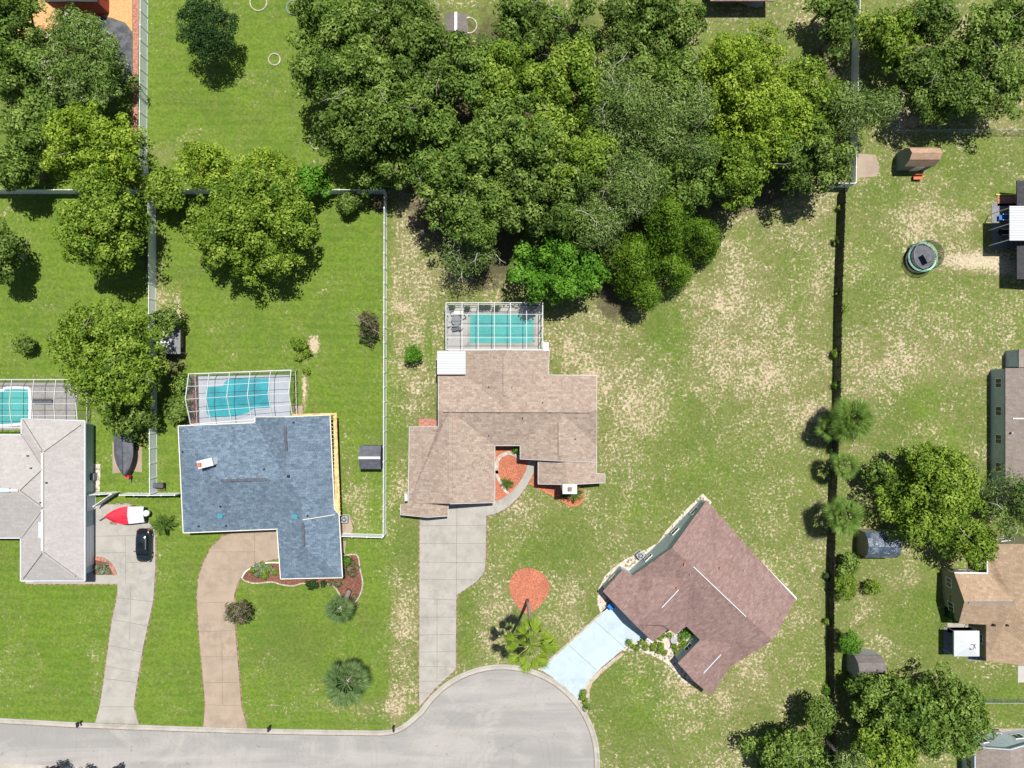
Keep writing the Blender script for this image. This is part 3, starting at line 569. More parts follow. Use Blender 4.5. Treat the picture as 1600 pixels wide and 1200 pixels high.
def window(root, a, b, t, w, h, z, kind='window'):
    a = Vector(a[:2]); b = Vector(b[:2]); d = (b - a).normalized(); nrm = Vector((d.y, -d.x)); p = a + (b - a) * t; rz = math.atan2(d.y, d.x)
    q = p + nrm * 0.02
    if kind == 'window':
        o = MB().box((q.x, q.y, z), (w, 0.05, h), rz).build('window', M['glass'], root)
        f = MB()
        for s in (-1, 1):
            c = q + d * s * w / 2; f.box((c.x, c.y, z), (0.07, 0.09, h + 0.07), rz)
            f.box((q.x, q.y, z + s * h / 2), (w - 0.075, 0.085, 0.07), rz)
        f.box((q.x, q.y, z), (0.04, 0.075, h - 0.08), rz); f.build('frame', M['white'], o)
    elif kind == 'garage_door':
        o = MB().box((q.x, q.y, h / 2), (w, 0.06, h), rz).build('garage_door', M['white'], root)
        f = MB()
        for k in range(1, 4): f.box((q.x + nrm.x * .035, q.y + nrm.y * .035, h * k / 4), (w - 0.1, 0.02, 0.03), rz)
        f.build('panel_seam', M['grey'], o)
    else:
        o = MB().box((q.x, q.y, h / 2), (w, 0.06, h), rz).build('door', M['midgrey'], root)
        hp = q + d * w * 0.4 + nrm * 0.06; MB().box((hp.x, hp.y, 1.0), (0.06, 0.06, 0.16), rz).build('handle', M['grey'], o)
def house(name, label, shells, rmat, wmat, trim=None, over=0.45, garage=None, door=None, cat='house', win=True, trimw=0.10):
    allp = [W(*v) for sh in shells for f in sh for v in f]
    cx_ = sum(p[0] for p in allp) / len(allp); cy_ = sum(p[1] for p in allp) / len(allp)
    root = thing(name, label, cat, (cx_, cy_, 0)); roof = MB(); wall = MB(); fas = MB(); walls = []; tops = []; tops_all = []
    for si, sh in enumerate(shells):
        vv = []; ff = []
        for f in sh: ff.append(tuple(range(len(vv), len(vv) + len(f)))); vv += [Vector(W(*v)) for v in f]
        tops_all.append((si, BVHTree.FromPolygons(vv, ff)))
    for si, sh in enumerate(shells):
        key = {}; V = []; F = []
        for f in sh:
            ids = []
            for v in f:
                k = (round(v[0], 1), round(v[1], 1))
                if k not in key: key[k] = len(V); V.append(W(*v))
                ids.append(key[k])
            if signed([V[i] for i in ids]) < 0: ids = ids[::-1]
            F.append(tuple(ids))
        n = len(V); th = 0.14
        roof.add(V + [(x, y, z - th) for x, y, z in V], F + [tuple(i + n for i in reversed(f)) for f in F])
        LL = loops_of(F); base = len(roof.v) - 2 * n
        for L in LL:
            for i in range(len(L)):
                a, c = L[i], L[(i + 1) % len(L)]; roof.f.append((base + c, base + a, base + a + n, base + c + n))
                mid_ = (Vector(V[a]) + Vector(V[c])) / 2; over_other = False
                for tp in tops_all[:]:
                    if tp[0] != si:
                        hh = tp[1].ray_cast(Vector((mid_.x, mid_.y, 50)), Vector((0, 0, -1)))
                        if hh[0] is not None: over_other = True
                if trim and not over_other:
                    A = Vector(V[a]); C = Vector(V[c]); d = (C - A).normalized(); nr = Vector((d.y, -d.x, 0)).normalized() * (trimw / 2 + 0.002)
                    ov = d * trimw * 0.5
                    fas.bar(A + nr - Vector((0, 0, 0.05)) - ov * 0, C + nr - Vector((0, 0, 0.05)) + ov, trimw, 0.15)
        tops.append(BVHTree.FromPolygons([Vector(v) for v in V], F))
        for L in LL:
            P = [V[i] for i in L]
            if len(P) < 3: continue
            Q = inset(P, over + 0.004 * si); T = []
            for j, (x, y) in enumerate(Q):
                hit = tops[-1].ray_cast(Vector((x, y, 50)), Vector((0, 0, -1)))
                T.append((hit[0].z if hit[0] is not None else P[j][2]) - th - 0.03)
            m = len(Q); vs = [(x, y, -0.05) for x, y in Q] + [(Q[j][0], Q[j][1], T[j]) for j in range(m)]
            wall.add(vs, [(j, (j + 1) % m, m + (j + 1) % m, m + j) for j in range(m)])
            if si == 0 or True: walls += [(Q[j], Q[(j + 1) % m], si) for j in range(m)]
    roof_o = roof.build('roof', rmat, root); wall.build('wall', wmat, root)
    if fas.v: fas.build('fascia', trim, root)
    used = set()
    def nearest(px):
        g = Vector(W(*px)[:2]); best = None
        for i, (a, b_, s_) in enumerate(walls):
            a_ = Vector(a); bb = Vector(b_); L = (bb - a_).length
            if L < 1.2: continue
            t = max(0.0, min(1.0, (g - a_).dot(bb - a_) / L ** 2)); dd = (a_ + (bb - a_) * t - g).length
            if best is None or dd < best[0]: best = (dd, i, t, L)
        return best
    if garage:
        _, i, t, L = nearest(garage); w = min(4.9, L - 0.4); t = min(max(t, (w / 2 + .15) / L), 1 - (w / 2 + .15) / L); window(root, walls[i][0], walls[i][1], t, w, 2.1, 0, 'garage_door'); used.add(i)
    if door:
        _, i, t, L = nearest(door); t = min(max(t, 0.7 / L), 1 - 0.7 / L); window(root, walls[i][0], walls[i][1], t, 0.95, 2.05, 0, 'door'); used.add(i)
    if win:
        for i, (a, b_, s_) in enumerate(walls):
            L = (Vector(b_) - Vector(a)).length
            if i in used or L < 2.6: continue
            nw = max(1, int(L / 3.4))
            for k in range(nw): window(root, a, b_, (k + 0.5) / nw, 1.1, 1.0, 1.45)
    root['_z'] = 0; del root['_z']
    return root, roof_o, tops
def on_roof(tops, px, py, dz=0.0):
    # point of the roof that lies on the sight line used while measuring the photo
    for h in np.arange(6.0, 2.0, -0.01):
        x, y, _ = W(px, py, h)
        zs = [t.ray_cast(Vector((x, y, 50)), Vector((0, 0, -1)))[0] for t in tops]; zs = [z.z for z in zs if z is not None]
        if zs and max(zs) >= h: return Vector((x, y, max(zs) + dz))
    return Vector(W(px, py, 3))
def vents(root, tops, lines, mat, w=0.22, h=0.1, name='ridge_vent'):
    for x0, y0, x1, y1 in lines:
        MB().bar(on_roof(tops, x0, y0, 0.05), on_roof(tops, x1, y1, 0.05), w, h + .08).build(name, mat, root)
def pipes(root, tops, pts, mat, r=0.07, h=0.35):
    for x, y in pts:
        p = on_roof(tops, x, y); MB().tube([p - Vector((0, 0, .1)), p + Vector((0, 0, h))], r, 8).build('vent_pipe', mat, root)

E = 2.7; Rr = 4.75
# pinkish shingled house in the middle
sh1 = [[(685, 585, E), (727, 585, E), (790, 641, Rr), (703, 641, Rr), (685, 641, Rr)],
       [(727, 548, E), (727, 585, E), (790, 641, Rr), (790, 547, Rr)],
       [(858, 548, E), (790, 547, Rr), (790, 641, Rr), (856, 586, E)],
       [(790, 641, Rr), (856, 586, E), (932, 587, E), (932, 641, Rr), (875, 641, Rr)],
       [(685, 641, Rr), (703, 641, Rr), (685, 667, 3.8)],
       [(703, 641, Rr), (790, 641, Rr), (875, 641, Rr), (813, 696, E), (773, 696, E)],
       [(703, 641, Rr), (773, 696, E), (773, 785, E), (703, 787, Rr)],
       [(703, 641, Rr), (703, 787, Rr), (638, 786, E), (640, 667, E), (685, 667, 3.8)],
       [(875, 641, Rr), (813, 696, E), (813, 717, E), (876, 720, Rr)],
       [(875, 641, Rr), (932, 641, Rr), (932, 697, E)],
       [(875, 641, Rr), (932, 697, E), (932, 722, E), (876, 720, Rr)]]
sh2 = [[(841, 722, E), (883, 721, 4.15), (888, 757, 4.15), (841, 756, E)],
       [(883, 721, 4.15), (932, 722.6, E - .04), (932, 740, E - .04), (945, 741, E - .1), (945, 754, E - .1), (888, 757, 4.15)]]
sh3 = [[(626, 788, 2.5), (668, 780, 3.4), (668, 808, 3.4), (626, 804, 2.5)], [(668, 780, 3.4), (700, 786, 2.6), (700, 806, 2.6), (668, 808, 3.4)]]
hc, hc_roof, hc_t = house('shingled_house', 'sprawling house with pinkish tan shingle roof in the middle of the photo', [sh1, sh2, sh3], M['roof_pink'], M['stucco_tan'], M['cage_white'], garage=(740, 790, 0), door=(835, 712, 0), trimw=0.05)
vents(hc, hc_t, [(789, 556, 789, 618), (692, 641, 922, 642), (704, 652, 704, 778), (875, 660, 875, 713)], M['roof_pink'], 0.42, 0.16)
pipes(hc, hc_t, [(764, 604), (848, 629), (817, 653), (800, 605), (764, 680), (899, 686)], M['dark'])
for s_ in (0,):
    p0 = W(876, 751, 2.2); p1 = W(899, 767, 2.2)
    ch = MB().box(((p0[0] + p1[0]) / 2, (p0[1] + p1[1]) / 2 + .0, 2.3), (1.55, 1.0, 4.7)).build('chimney', M['cream'], hc)
    MB().box(((p0[0] + p1[0]) / 2, (p0[1] + p1[1]) / 2, 4.72), (1.7, 1.15, 0.14)).build('cap', M['cloth_white'], ch)
    MB().box(((p0[0] + p1[0]) / 2, (p0[1] + p1[1]) / 2, 4.9), (0.45, 0.45, 0.25)).build('flue', M['wood'], ch)
p = W(636, 776, 1.5); MB().box((p[0], p[1], 1.5), (0.3, 0.8, 1.6)).build('meter_box', M['white'], hc)
# blue-grey roofed house
Rb = 5.3
sb1 = [[(446, 652, Rb), (515, 649, E), (523, 818, E), (447, 749, Rb)], [(399, 652, E), (399, 661, E), (447, 749, Rb), (446, 652, Rb)],
       [(279, 666, E), (345, 750, Rb), (447, 749, Rb), (399, 661, E)], [(279, 666, E), (287, 832, E), (345, 750, Rb)],
       [(287, 832, E), (434, 826, E), (523, 818, E), (447, 749, Rb), (345, 750, Rb)]]
sb2 = [[(471, 778, 4.3), (475, 856, 4.3), (439, 904, E), (433, 822, E)], [(471, 778, 4.3), (523, 797, 2.95), (529, 803, E), (534.5, 902, E), (475, 856, 4.3)], [(475, 856, 4.3), (534.5, 902, E), (439, 904, E)]]
hb, hb_roof, hb_t = house('shingled_house', 'house with blue grey shingle roof and screened turquoise pool behind it', [sb1, sb2], M['roof_blue'], M['stucco_tan'], M['cream'], garage=(434, 860, 0), door=(400, 829, 0))
vents(hb, hb_t, [(346, 751, 416, 749), (445.5, 667, 447.5, 704), (473, 817, 475, 854)], M['darkgrey'], 0.30, 0.12)
vents(hb, hb_t, [(473, 812, 523, 804)], M['cream'], 0.07, 0.06, 'flashing')
pipes(hb, hb_t, [(286, 706), (338, 721), (413, 733), (459, 660), (345, 791), (354, 821), (481, 806), (311, 822)], M['dark'], 0.1, 0.25)
for x, y in ((344.5, 806), (461, 807)):
    p = on_roof(hb_t, x, y, 0.06); MB().box(p, (0.62, 0.55, 0.16), R(-3)).build('skylight', M['teal'], hb)
p = on_roof(hb_t, 451, 744, 0.06); MB().box(p, (0.3, 0.3, 0.3)).build('roof_vent', M['dark'], hb)
p = on_roof(hb_t, 328, 722); ch = MB().box((p.x, p.y, p.z + 0.25), (1.7, .85, 1.9), R(14)).build('chimney', M['white'], hb)
p2 = (p.x, p.y, p.z + 1.2); MB().box((p.x, p.y, p.z + 1.25), (1.82, .95, .09), R(14)).build('cap', M['cloth_white'], ch)
MB().box((p.x - .6, p.y - .15, p.z + 1.42), (0.4, 0.45, 0.26)).build('flue', M['orange'], ch)
b = MB(); z = 2.52
b.prism([W(521, 650, z)[:2], W(526, 648, z)[:2], W(532, 806, z)[:2], W(524, 806, z)[:2]], z, z + 0.05)
b.prism([W(458, 650, z)[:2], W(458, 647, z)[:2], W(526, 645, z)[:2], W(526, 648, z)[:2]], z + .004, z + 0.054)
b.build('plywood_soffit', M['ply'], hb)
b = MB(); 
for k in range(26):
    a = W(516 + k * 0.3, 655 + k * 6, 2.45); b.bar(a, (a[0] + .75, a[1], 2.45), 0.05, 0.12)
b.build('rafter', M['ply'], hb)
# white tile roofed house at the left edge
Rw = 4.6; Rl = 5.75
sw = [[(34, 655, E), (132, 658, E), (67, 706, Rw)], [(132, 658, E), (132, 907, E), (67, 862, Rw), (67, 794, Rw), (67, 731, Rw), (67, 706, Rw)],
      [(34, 655, E), (67, 706, Rw), (67, 731, Rw), (34, 680, E)], [(33, 840, E), (67, 794, Rw), (67, 862, Rw), (33, 907, E)], [(67, 862, Rw), (132, 907, E), (33, 907, E)],
      [(-100, 680, E), (34, 680, E), (67, 731, Rw), (30, 766, Rl), (-100, 766, Rl)], [(30, 766, Rl), (67, 731, Rw), (67, 794, Rw)], [(30, 766, Rl), (67, 794, Rw), (33, 840, E), (-100, 840, E), (-100, 766, Rl)]]
hw, _, hw_t = house('tiled_house', 'house with off white tiled hip roof at the left edge beside black car', [sw], M['roof_white'], M['stucco_teal'], M['cloth_white'], garage=(140, 850, 0), door=(33, 870, 0), over=0.5, trimw=0.12)
vents(hw, hw_t, [(67, 708, 67, 792), (67, 796, 67, 860), (0, 766, 29, 766)], M['cream'], 0.24, 0.10, 'ridge_cap')
vents(hw, hw_t, [(36, 657, 66, 705), (126, 663, 68, 705), (35, 682, 66, 730), (66, 732, 31, 765), (31, 767, 66, 793), (66, 796, 34, 839), (66, 863, 36, 903), (68, 863, 118, 900)], M['roof_white'], 0.22, 0.14, 'hip_cap')
vents(hw, hw_t, [(64.5, 815, 64.5, 840), (0, 765.5, 16, 765.5)], M['stucco_bluegrey'], 0.45, 0.16, 'ridge_vent')
pipes(hw, hw_t, [(50, 731), (74, 754), (65, 785), (45, 712)], M['dark'])
# brown roofed house turned to face the circle
Z = 5.4
P1 = (1050, 856, Z); P2 = (1207, 1001, Z)
sbr = [[P1, P2, (1244, 936, 2.8), (1181, 868, 2.75), (1104, 782, 2.65)],
       [P1, (989, 899, 2.95), (1078, 904, 4.85), P2],
       [(1078, 904, 4.85), (1072, 978, 2.85), (1094, 1000, 2.8), (1142, 1006, 3.95)],
       [(1078, 904, 4.85), (1142, 1006, 3.95), P2], [P2, (1142, 1006, 3.95), (1141, 1042, 2.75)],
       [(942, 924, E), (973, 890, E), (989, 899, 2.95), (1078, 904, 4.85), (992, 976, 4.75)],
       [(1078, 904, 4.85), (992, 976, 4.75), (1020, 1003, 2.85), (1048, 980, 2.85), (1072, 978, 2.85)],
       [(1142, 1006, 3.95), (1094, 1000, 2.8), (1059, 1036, 2.7), (1085, 1065, 3.95)],
       [(1142, 1006, 3.95), (1085, 1065, 3.95), (1111, 1087, 2.7), (1141, 1042, 2.75)]]
sbr2 = [[(1077.5, 905, 4.95), (1012, 959, 4.7), (1055, 991, 2.95), (1072, 979, 2.95)]]
hr, _, hr_t = house('shingled_house', 'house with brown shingle roof set diagonally beside the turning circle', [sbr, sbr2], M['roof_brown'], M['stucco_bluegrey'], None, garage=(985, 968, 0), door=(1065, 985, 0), over=0.18)
vents(hr, hr_t, [(1083, 885, 1165, 963), (1060, 921, 1034, 949), (1126, 1022, 1099, 1051)], M['cloth_white'], 0.10, 0.08)
pipes(hr, hr_t, [(1124, 887), (1069, 881), (1057, 918)], M['orange'], 0.1, 0.35)
pipes(hr, hr_t, [(1162, 891), (1078, 897)], M['grey'], 0.06, 0.3)
b = MB()
a = W(1182, 872, 2.8); c = W(1244, 936, 2.82); b.bar((a[0] + .06, a[1] + .06, 2.68), (c[0] + .06, c[1] + .06, 2.7), 0.12, 0.14)
a = W(1012.5, 996, 2.8); c = W(1020, 1003.5, 2.8); b.bar(a, c, 0.3, 0.1); b.build('gutter', M['white'], hr)
# right edge houses
sg = [[(1571, 575, E), (1571, 800, E), (1660, 800, 4.8), (1660, 575, 4.8)], [(1660, 575, 4.8), (1660, 800, 4.8), (1750, 800, E), (1750, 575, E)]]
sg2 = [[(1592, 545, 2.4), (1592, 574, 2.4), (1660, 574, 2.5), (1660, 545, 2.5)]]
hg, _, hg_t = house('shingled_house', 'house with weathered grey roof and blue grey wall at right edge', [sg, sg2], M['roof_grey'], M['stucco_bluegrey'], None, over=0.1)
vents(hg, hg_t, [(1582, 654, 1602, 654)], M['white'], 0.12, 0.05, 'flashing')
pipes(hg, hg_t, [(1579, 676)], M['grey'], 0.12)
st = [[(1491, 895, E), (1507, 940, 4.4), (1585, 941, 4.4), (1543, 896, E)], [(1498, 974, E), (1541, 976, E), (1585, 941, 4.4), (1507, 940, 4.4)],
      [(1541, 850, E), (1543, 896, E), (1585, 941, 4.4), (1541, 976, E), (1541, 1033, E), (1640, 1044, 5.2), (1640, 850, 5.2)], [(1640, 850, 5.2), (1640, 1044, 5.2), (1740, 1044, E), (1740, 850, E)]]
ht, _, ht_t = house('shingled_house', 'house with tan shingle roof at right edge behind white canopy', [st], M['roof_tan'], M['stucco_olive'], None, over=0.12)
vents(ht, ht_t, [(1513, 941, 1584, 941)], M['midgrey'], 0.16, 0.1)
pipes(ht, ht_t, [(1552, 976), (1572, 976), (1550, 868)], M['dark'], 0.14, 0.3)
b = MB()
for x0, y0, x1, y1 in ((1491, 894.5, 1543, 895.5), (1541.5, 866, 1542.5, 895)):
    b.bar(W(x0, y0, 2.74), W(x1, y1, 2.74), 0.12, 0.14)
b.build('gutter', M['white'], ht)
sc = [[(1524, 1168, E), (1579, 1172, 4.2), (1579, 1300, 4.2), (1524, 1300, E)], [(1579, 1172, 4.2), (1640, 1154, E), (1640, 1300, E), (1579, 1300, 4.2)]]
hk, _, hk_t = house('shingled_house', 'grey roofed house cut off by the bottom right corner', [sc], M['roof_grey'], M['stucco_bluegrey'], M['stucco_bluegrey'], over=0.1)
sd = [[(1110, -110, 2.4), (1110, 1.5, 2.4), (1212, 1.5, 2.4), (1212, -110, 2.4)]]
house('shingled_house', 'dark brown roofed building cut off by the top edge above patchy grass', [sd], M['roof_brown'], M['stucco_tan'], None, over=1.9)
sr = [[(70, -90, 2.6), (70, 3, 2.6), (110, 2, 4.0), (110, -90, 4.0)], [(110, -90, 4.0), (110, 2, 4.0), (152, 3, 2.6), (152, -90, 2.6)]]
house('barn', 'red walled barn with dark roof at the top left edge', [sr], M['roof_dark'], M['red_paint'], None, over=0.06, cat='barn')
so_ = [[(1589, 282, 2.5), (1589, 321, 2.5), (1700, 321, 3.6), (1700, 282, 3.6)], [(1589, 321, 2.5), (1589, 436, 2.5), (1700, 436, 3.6), (1700, 321, 3.6)]]
house('outbuilding', 'very dark roofed building at right edge beside the sandy track', [so_], M['roof_dark'], M['darkgrey'], None, over=1.9, cat='building', win=False)
# ---------------------------------------------------------------- fences
def vinyl_meshes():
    f = {}
    b = MB(); L = 1.83
    b.box((L / 2, 0, 0.93), (L - 0.13, 0.022, 1.64)); f['panel'] = b.mesh('vinyl_panel')
    b = MB()
    for z in (0.10, 1.78): b.box((L / 2, 0, z), (L - 0.13, 0.05, 0.14))
    for k in range(1, 12): b.box((k * L / 12, 0.0, 0.93), (0.012, 0.028, 1.5))
    f['rail'] = b.mesh('vinyl_rails')
    b = MB(); b.box((0, 0, 0.93), (0.127, 0.127, 1.86)); b.add([(-.08, -.08, 1.86), (.08, -.08, 1.86), (.08, .08, 1.86), (-.08, .08, 1.86), (0, 0, 1.93)], [(0, 1, 4), (1, 2, 4), (2, 3, 4), (3, 0, 4), (3, 2, 1, 0)]); f['post'] = b.mesh('vinyl_post')
    for k in ('panel', 'rail', 'post'): f[k].materials.append(M['vinyl'] if k == 'panel' else M['white'])
    return f
VF = vinyl_meshes()
def dark_meshes():
    rnd = random.Random(4); f = {}; L = 1.83; b = MB()
    for k in range(13):
        h = 1.76 + rnd.uniform(-.14, .10); b.box(((k + .5) * L / 13, rnd.uniform(-.01, .01), h / 2 + .03), (L / 13 - 0.012, 0.018, h), rnd.uniform(-.03, .03))
    f['panel'] = b.mesh('board_panel'); b = MB()
    for z in (0.4, 1.0, 1.6): b.box((L / 2, 0.045, z), (L - .1, 0.05, 0.09))
    f['rail'] = b.mesh('board_rails'); b = MB(); b.box((0, 0.06, 0.95), (0.1, 0.1, 1.9)); f['post'] = b.mesh('board_post')
    f['panel'].materials.append(M['fence_dark']); f['rail'].materials.append(M['fence_cap']); f['post'].materials.append(M['fence_cap']); return f
DF = dark_meshes()
def chain_meshes():
    f = {}; L = 3.0; b = MB(); b.add([(0, 0, 0.03), (L, 0, 0.03), (L, 0, 1.2), (0, 0, 1.2)], [(0, 1, 2, 3)]); f['panel'] = b.mesh('chain_mesh')
    b = MB(); b.tube([(0, 0, 1.22), (L, 0, 1.22)], 0.028, 6); f['rail'] = b.mesh('chain_rail'); b = MB(); b.tube([(0, 0, 0), (0, 0, 1.27)], 0.038, 8); f['post'] = b.mesh('chain_post')
    f['panel'].materials.append(M['chain']); f['rail'].materials.append(M['grey']); f['post'].materials.append(M['grey']); return f
CF = chain_meshes()
def fence(name, label, pts, F, L=1.83, group=None, flip=False, cat='fence'):
    p0 = W(*pts[0]); root = thing(name, label, cat, p0, 0, group)
    for s in range(len(pts) - 1):
        a = Vector(W(*pts[s])); b = Vector(W(*pts[s + 1])); d = b - a; n = max(1, round(d.length / L)); sx = d.length / n / L; rz = math.atan2(d.y, d.x)
        if flip: pass
        for k in range(n + 1):
            q = a + d * k / n - Vector(p0)
            if k < n or s == len(pts) - 2: inst('post', F['post'], root, q, (0, 0, rz))
            if k < n:
                inst('panel', F['panel'], root, q, (0, 0, rz), (sx, 1, 1)); inst('rail', F['rail'], root, q, (0, 0, rz), (sx, 1, 1))
    return root
G = 'white vinyl privacy fences between the left lots'
fence('vinyl_fence', 'tall white vinyl fence running down from the top edge beside red brick edging', [(232, -60), (230, 250), (236, 300)], VF, group=G)
fence('vinyl_fence', 'white vinyl fence crossing the left lots from edge to bright tree', [(-60, 303), (236, 303)], VF, group=G)
fence('vinyl_fence', 'white vinyl fence half hidden behind the middle back trees of the blue roofed lot', [(240, 303), (604, 303)], VF, group=G)
fence('vinyl_fence', 'white vinyl fence between the covered boat and the blue roofed house', [(243.5, 308), (246, 768)], VF, group=G)
fence('vinyl_fence', 'long straight white vinyl fence on the right side of the blue roofed lot', [(604.5, 308), (603, 833)], VF, group=G)
fence('vinyl_fence', 'short white vinyl fence joining the blue roofed house to the long side fence', [(601, 835), (532, 833)], VF, group=G)
fence('vinyl_fence', 'low run of white vinyl fence left of the blue roofed house above sago palm', [(200, 770), (243, 770.5), (284, 770)], VF, group=G)
fence('vinyl_fence', 'white vinyl fence running up to the top edge on the right of the woods', [(1334, -60), (1326, 292)], VF)
fence('vinyl_fence', 'very short white vinyl fence across the head of the black fence', [(1290, 293), (1324, 293)], VF)
fence('board_fence', 'long black weathered board fence with palms on its right side', [(1311, 300), (1305, 480), (1303, 620), (1297, 760), (1293, 900), (1293, 1010), (1294, 1090), (1298, 1200), (1300, 1300)], DF)
fence('chain_link_fence', 'chain link fence along the top of the right hand yard above barn roofed shed', [(1393, 209), (1500, 208), (1640, 208)], CF, 3.0)
fence('chain_link_fence', 'chain link fence coming down from the trees left of the dark oaks', [(1398, 60), (1397, 205)], CF, 3.0)
fence('chain_link_fence', 'short chain link fence by the bottom right house', [(1520, 1092), (1660, 1092)], CF, 3.0)
g_ = fence('fence_gate', 'open white vinyl gate leaf swung diagonally beside the red boat', [(186, 769), (160, 787)], VF, cat='gate')
fence('vinyl_fence', 'small white vinyl screen fence against the white house wall', [(187, 768), (150, 770), (150, 794), (136, 795)], VF)

# ---------------------------------------------------------------- screened pools
def pool(label, outer, water_mat, cop, z=0.06, extra=None):
    P = px_poly(outer); cxx = sum(p[0] for p in P) / len(P); cyy = sum(p[1] for p in P) / len(P)
    root = thing('swimming_pool', label, 'swimming pool', (cxx, cyy, 0))
    MB().prism(P, 0.0, z + 0.012).build('water', water_mat, root)
    Q = P + [P[0]]
    if signed(P) < 0: Q = Q[::-1]
    ribbon(Q, [(0.0, z + 0.05), (-0.30, z + 0.05), (-0.31, z)]).build('coping', cop, root)
    return root
slab('pool_deck', [(696, 478), (844, 478), (844, 548), (696, 548)], M['deck'], 0.05)
pool('teal pool under the screen cage of the pinkish roofed house', smooth_px([(735, 493), (735, 534), (737, 536), (826, 536), (831, 534), (833, 528), (833, 493), (828, 491), (740, 491)], 2, True), M['water_teal'], M['conc'])
slab('pool_deck', [(310, 588), (452, 586), (454, 664), (312, 666)], M['deck_blue'], 0.05)
slab('planting_strip', [(296, 588), (311, 588), (313, 664), (298, 666)], M['mulch_brown'], 0.03)
pool('turquoise pool with stepped outline behind the blue grey roofed house', [(323, 605), (349, 603), (353, 596), (358, 592), (420, 591), (422, 637), (398, 638), (388, 645), (366, 651), (328, 652), (323, 645)], M['water_blue'], M['deck_blue'])
slab('pool_deck', [(-60, 598), (118, 598), (118, 672), (-60, 672)], M['paver'], 0.05)
pool('teal pool with white coping at the left edge of the photo', smooth_px([(10, 608), (40, 608), (45, 613), (45, 655), (40, 660), (-40, 660), (-40, 612), (4, 612)], 3, True), M['water_teal'], M['white'])
tag(MB().lathe([(1.5, 0.05), (1.5, 0.28), (1.25, 0.30), (1.22, 0.2), (0, 0.2)], n=24).build('hot_tub', M['midgrey'], loc=W(3, 602)), 'round dark hot tub beside the leftmost pool', 'hot tub')

def cage(label, TL, TR, BR, BL, nx, ny, eh, rh, skip_bottom=True):
    # corners are eave corners; beams run top to bottom of the photo
    C = [Vector(W(*p, eh)) for p in (TL, TR, BR, BL)]
    c0 = (C[0] + C[2]) / 2; root = thing('pool_enclosure', label, 'pool enclosure', (c0.x, c0.y, 0))
    up = lambda u, v: C[0] * (1 - u) * (1 - v) + C[1] * u * (1 - v) + C[2] * u * v + C[3] * (1 - u) * v
    def top(u, v):
        p = up(u, v); p.z = eh + (rh - eh) * (1 - abs(2 * v - 1)); return p
    sc = MB(); lift = Vector((0, 0, 0.0))
    for i in range(nx + 1):
        b = MB(); w = 0.085 if i in (0, nx) else 0.065
        for j in range(ny): b.bar(top(i / nx, j / ny), top(i / nx, (j + 1) / ny), w, 0.12)
        b.build('beam', M['cage_white'], root)
        for v in ((0.0,) if skip_bottom else (0.0, 1.0)):
            t = top(i / nx, v); MB().box((t.x, t.y, t.z / 2 - .04), (0.07, 0.07, t.z - .09)).build('post', M['cage_white'], root)
    for j in range(ny + 1):
        b = MB(); b.bar(top(0, j / ny) + Vector((0, 0, .003)), top(1, j / ny) + Vector((0, 0, .003)), 0.045 if 0 < j < ny else 0.08, 0.05); b.build('purlin', M['cage_white'], root)
        if 0 < j:
            for u in (0, 1):
                t = top(u, j / ny); MB().box((t.x, t.y, t.z / 2 - .05), (0.07, 0.07, t.z - .11)).build('post', M['cage_white'], root)
    for z in (0.9,):
        r = MB()
        for u in (0, 1):
            a = up(u, 0); c = up(u, 1); r.bar((a.x, a.y, z), (c.x, c.y, z), 0.05, 0.06)
        a = up(0, 0); c = up(1, 0); r.bar((a.x, a.y, z), (c.x, c.y, z), 0.055, 0.065); r.build('chair_rail', M['cage_white'], root)
    for j in range(ny):
        sc.add([top(0, j / ny), top(1, j / ny), top(1, (j + 1) / ny), top(0, (j + 1) / ny)], [(0, 1, 2, 3)])
    for a, c in ((up(0, 0), up(1, 0)), (up(0, 0), up(0, 1)), (up(1, 0), up(1, 1))):
        sc.add([(a.x, a.y, 0.05), (c.x, c.y, 0.05), (c.x, c.y, eh), (a.x, a.y, eh)], [(0, 1, 2, 3)])
    sc.build('screen', M['screen'], root); return root
cage('flat topped white pool cage above the pinkish roofed house', (697, 473), (848, 473), (848, 546), (697, 546), 6, 4, 2.75, 2.95)
cage('peaked white pool cage of the blue grey roofed house', (295, 584), (455, 578), (457, 650), (298, 663), 5, 4, 2.5, 3.6)
cage('white pool cage at the left edge partly under a tree', (-50, 593), (122, 593), (122, 668), (-50, 668), 5, 4, 2.6, 3.0)
# white metal patio roofs
def awning(label, x0, y0, x1, y1, h, posts):
    a = W(x0, y0, h); c = W(x1, y1, h); root = thing('patio_roof', label, 'patio roof', ((a[0] + c[0]) / 2, (a[1] + c[1]) / 2, 0))
    MB().box(((a[0] + c[0]) / 2, (a[1] + c[1]) / 2, h), (abs(c[0] - a[0]), abs(c[1] - a[1]), 0.09)).build('metal_sheet', M['ribbed'], root)
    for px, py in posts:
        p = W(px, py, h); MB().box((p[0], p[1], h / 2 - .03), (0.08, 0.08, h - 0.07)).build('post', M['white'], root)
awning('small white ribbed patio roof at the corner of the pinkish roof', 683, 548, 727.5, 585, 3.35, [(685, 550), (685, 583)])
awning('tiny white flat roof panel beside the cage of the pinkish roofed house', 848, 535, 857.5, 549, 2.9, [(856, 537)])
awning('white ribbed patio roof over dark patio at the right edge', 1577, 322, 1680, 376, 3.75, [(1579, 324), (1579, 349), (1579, 374)])
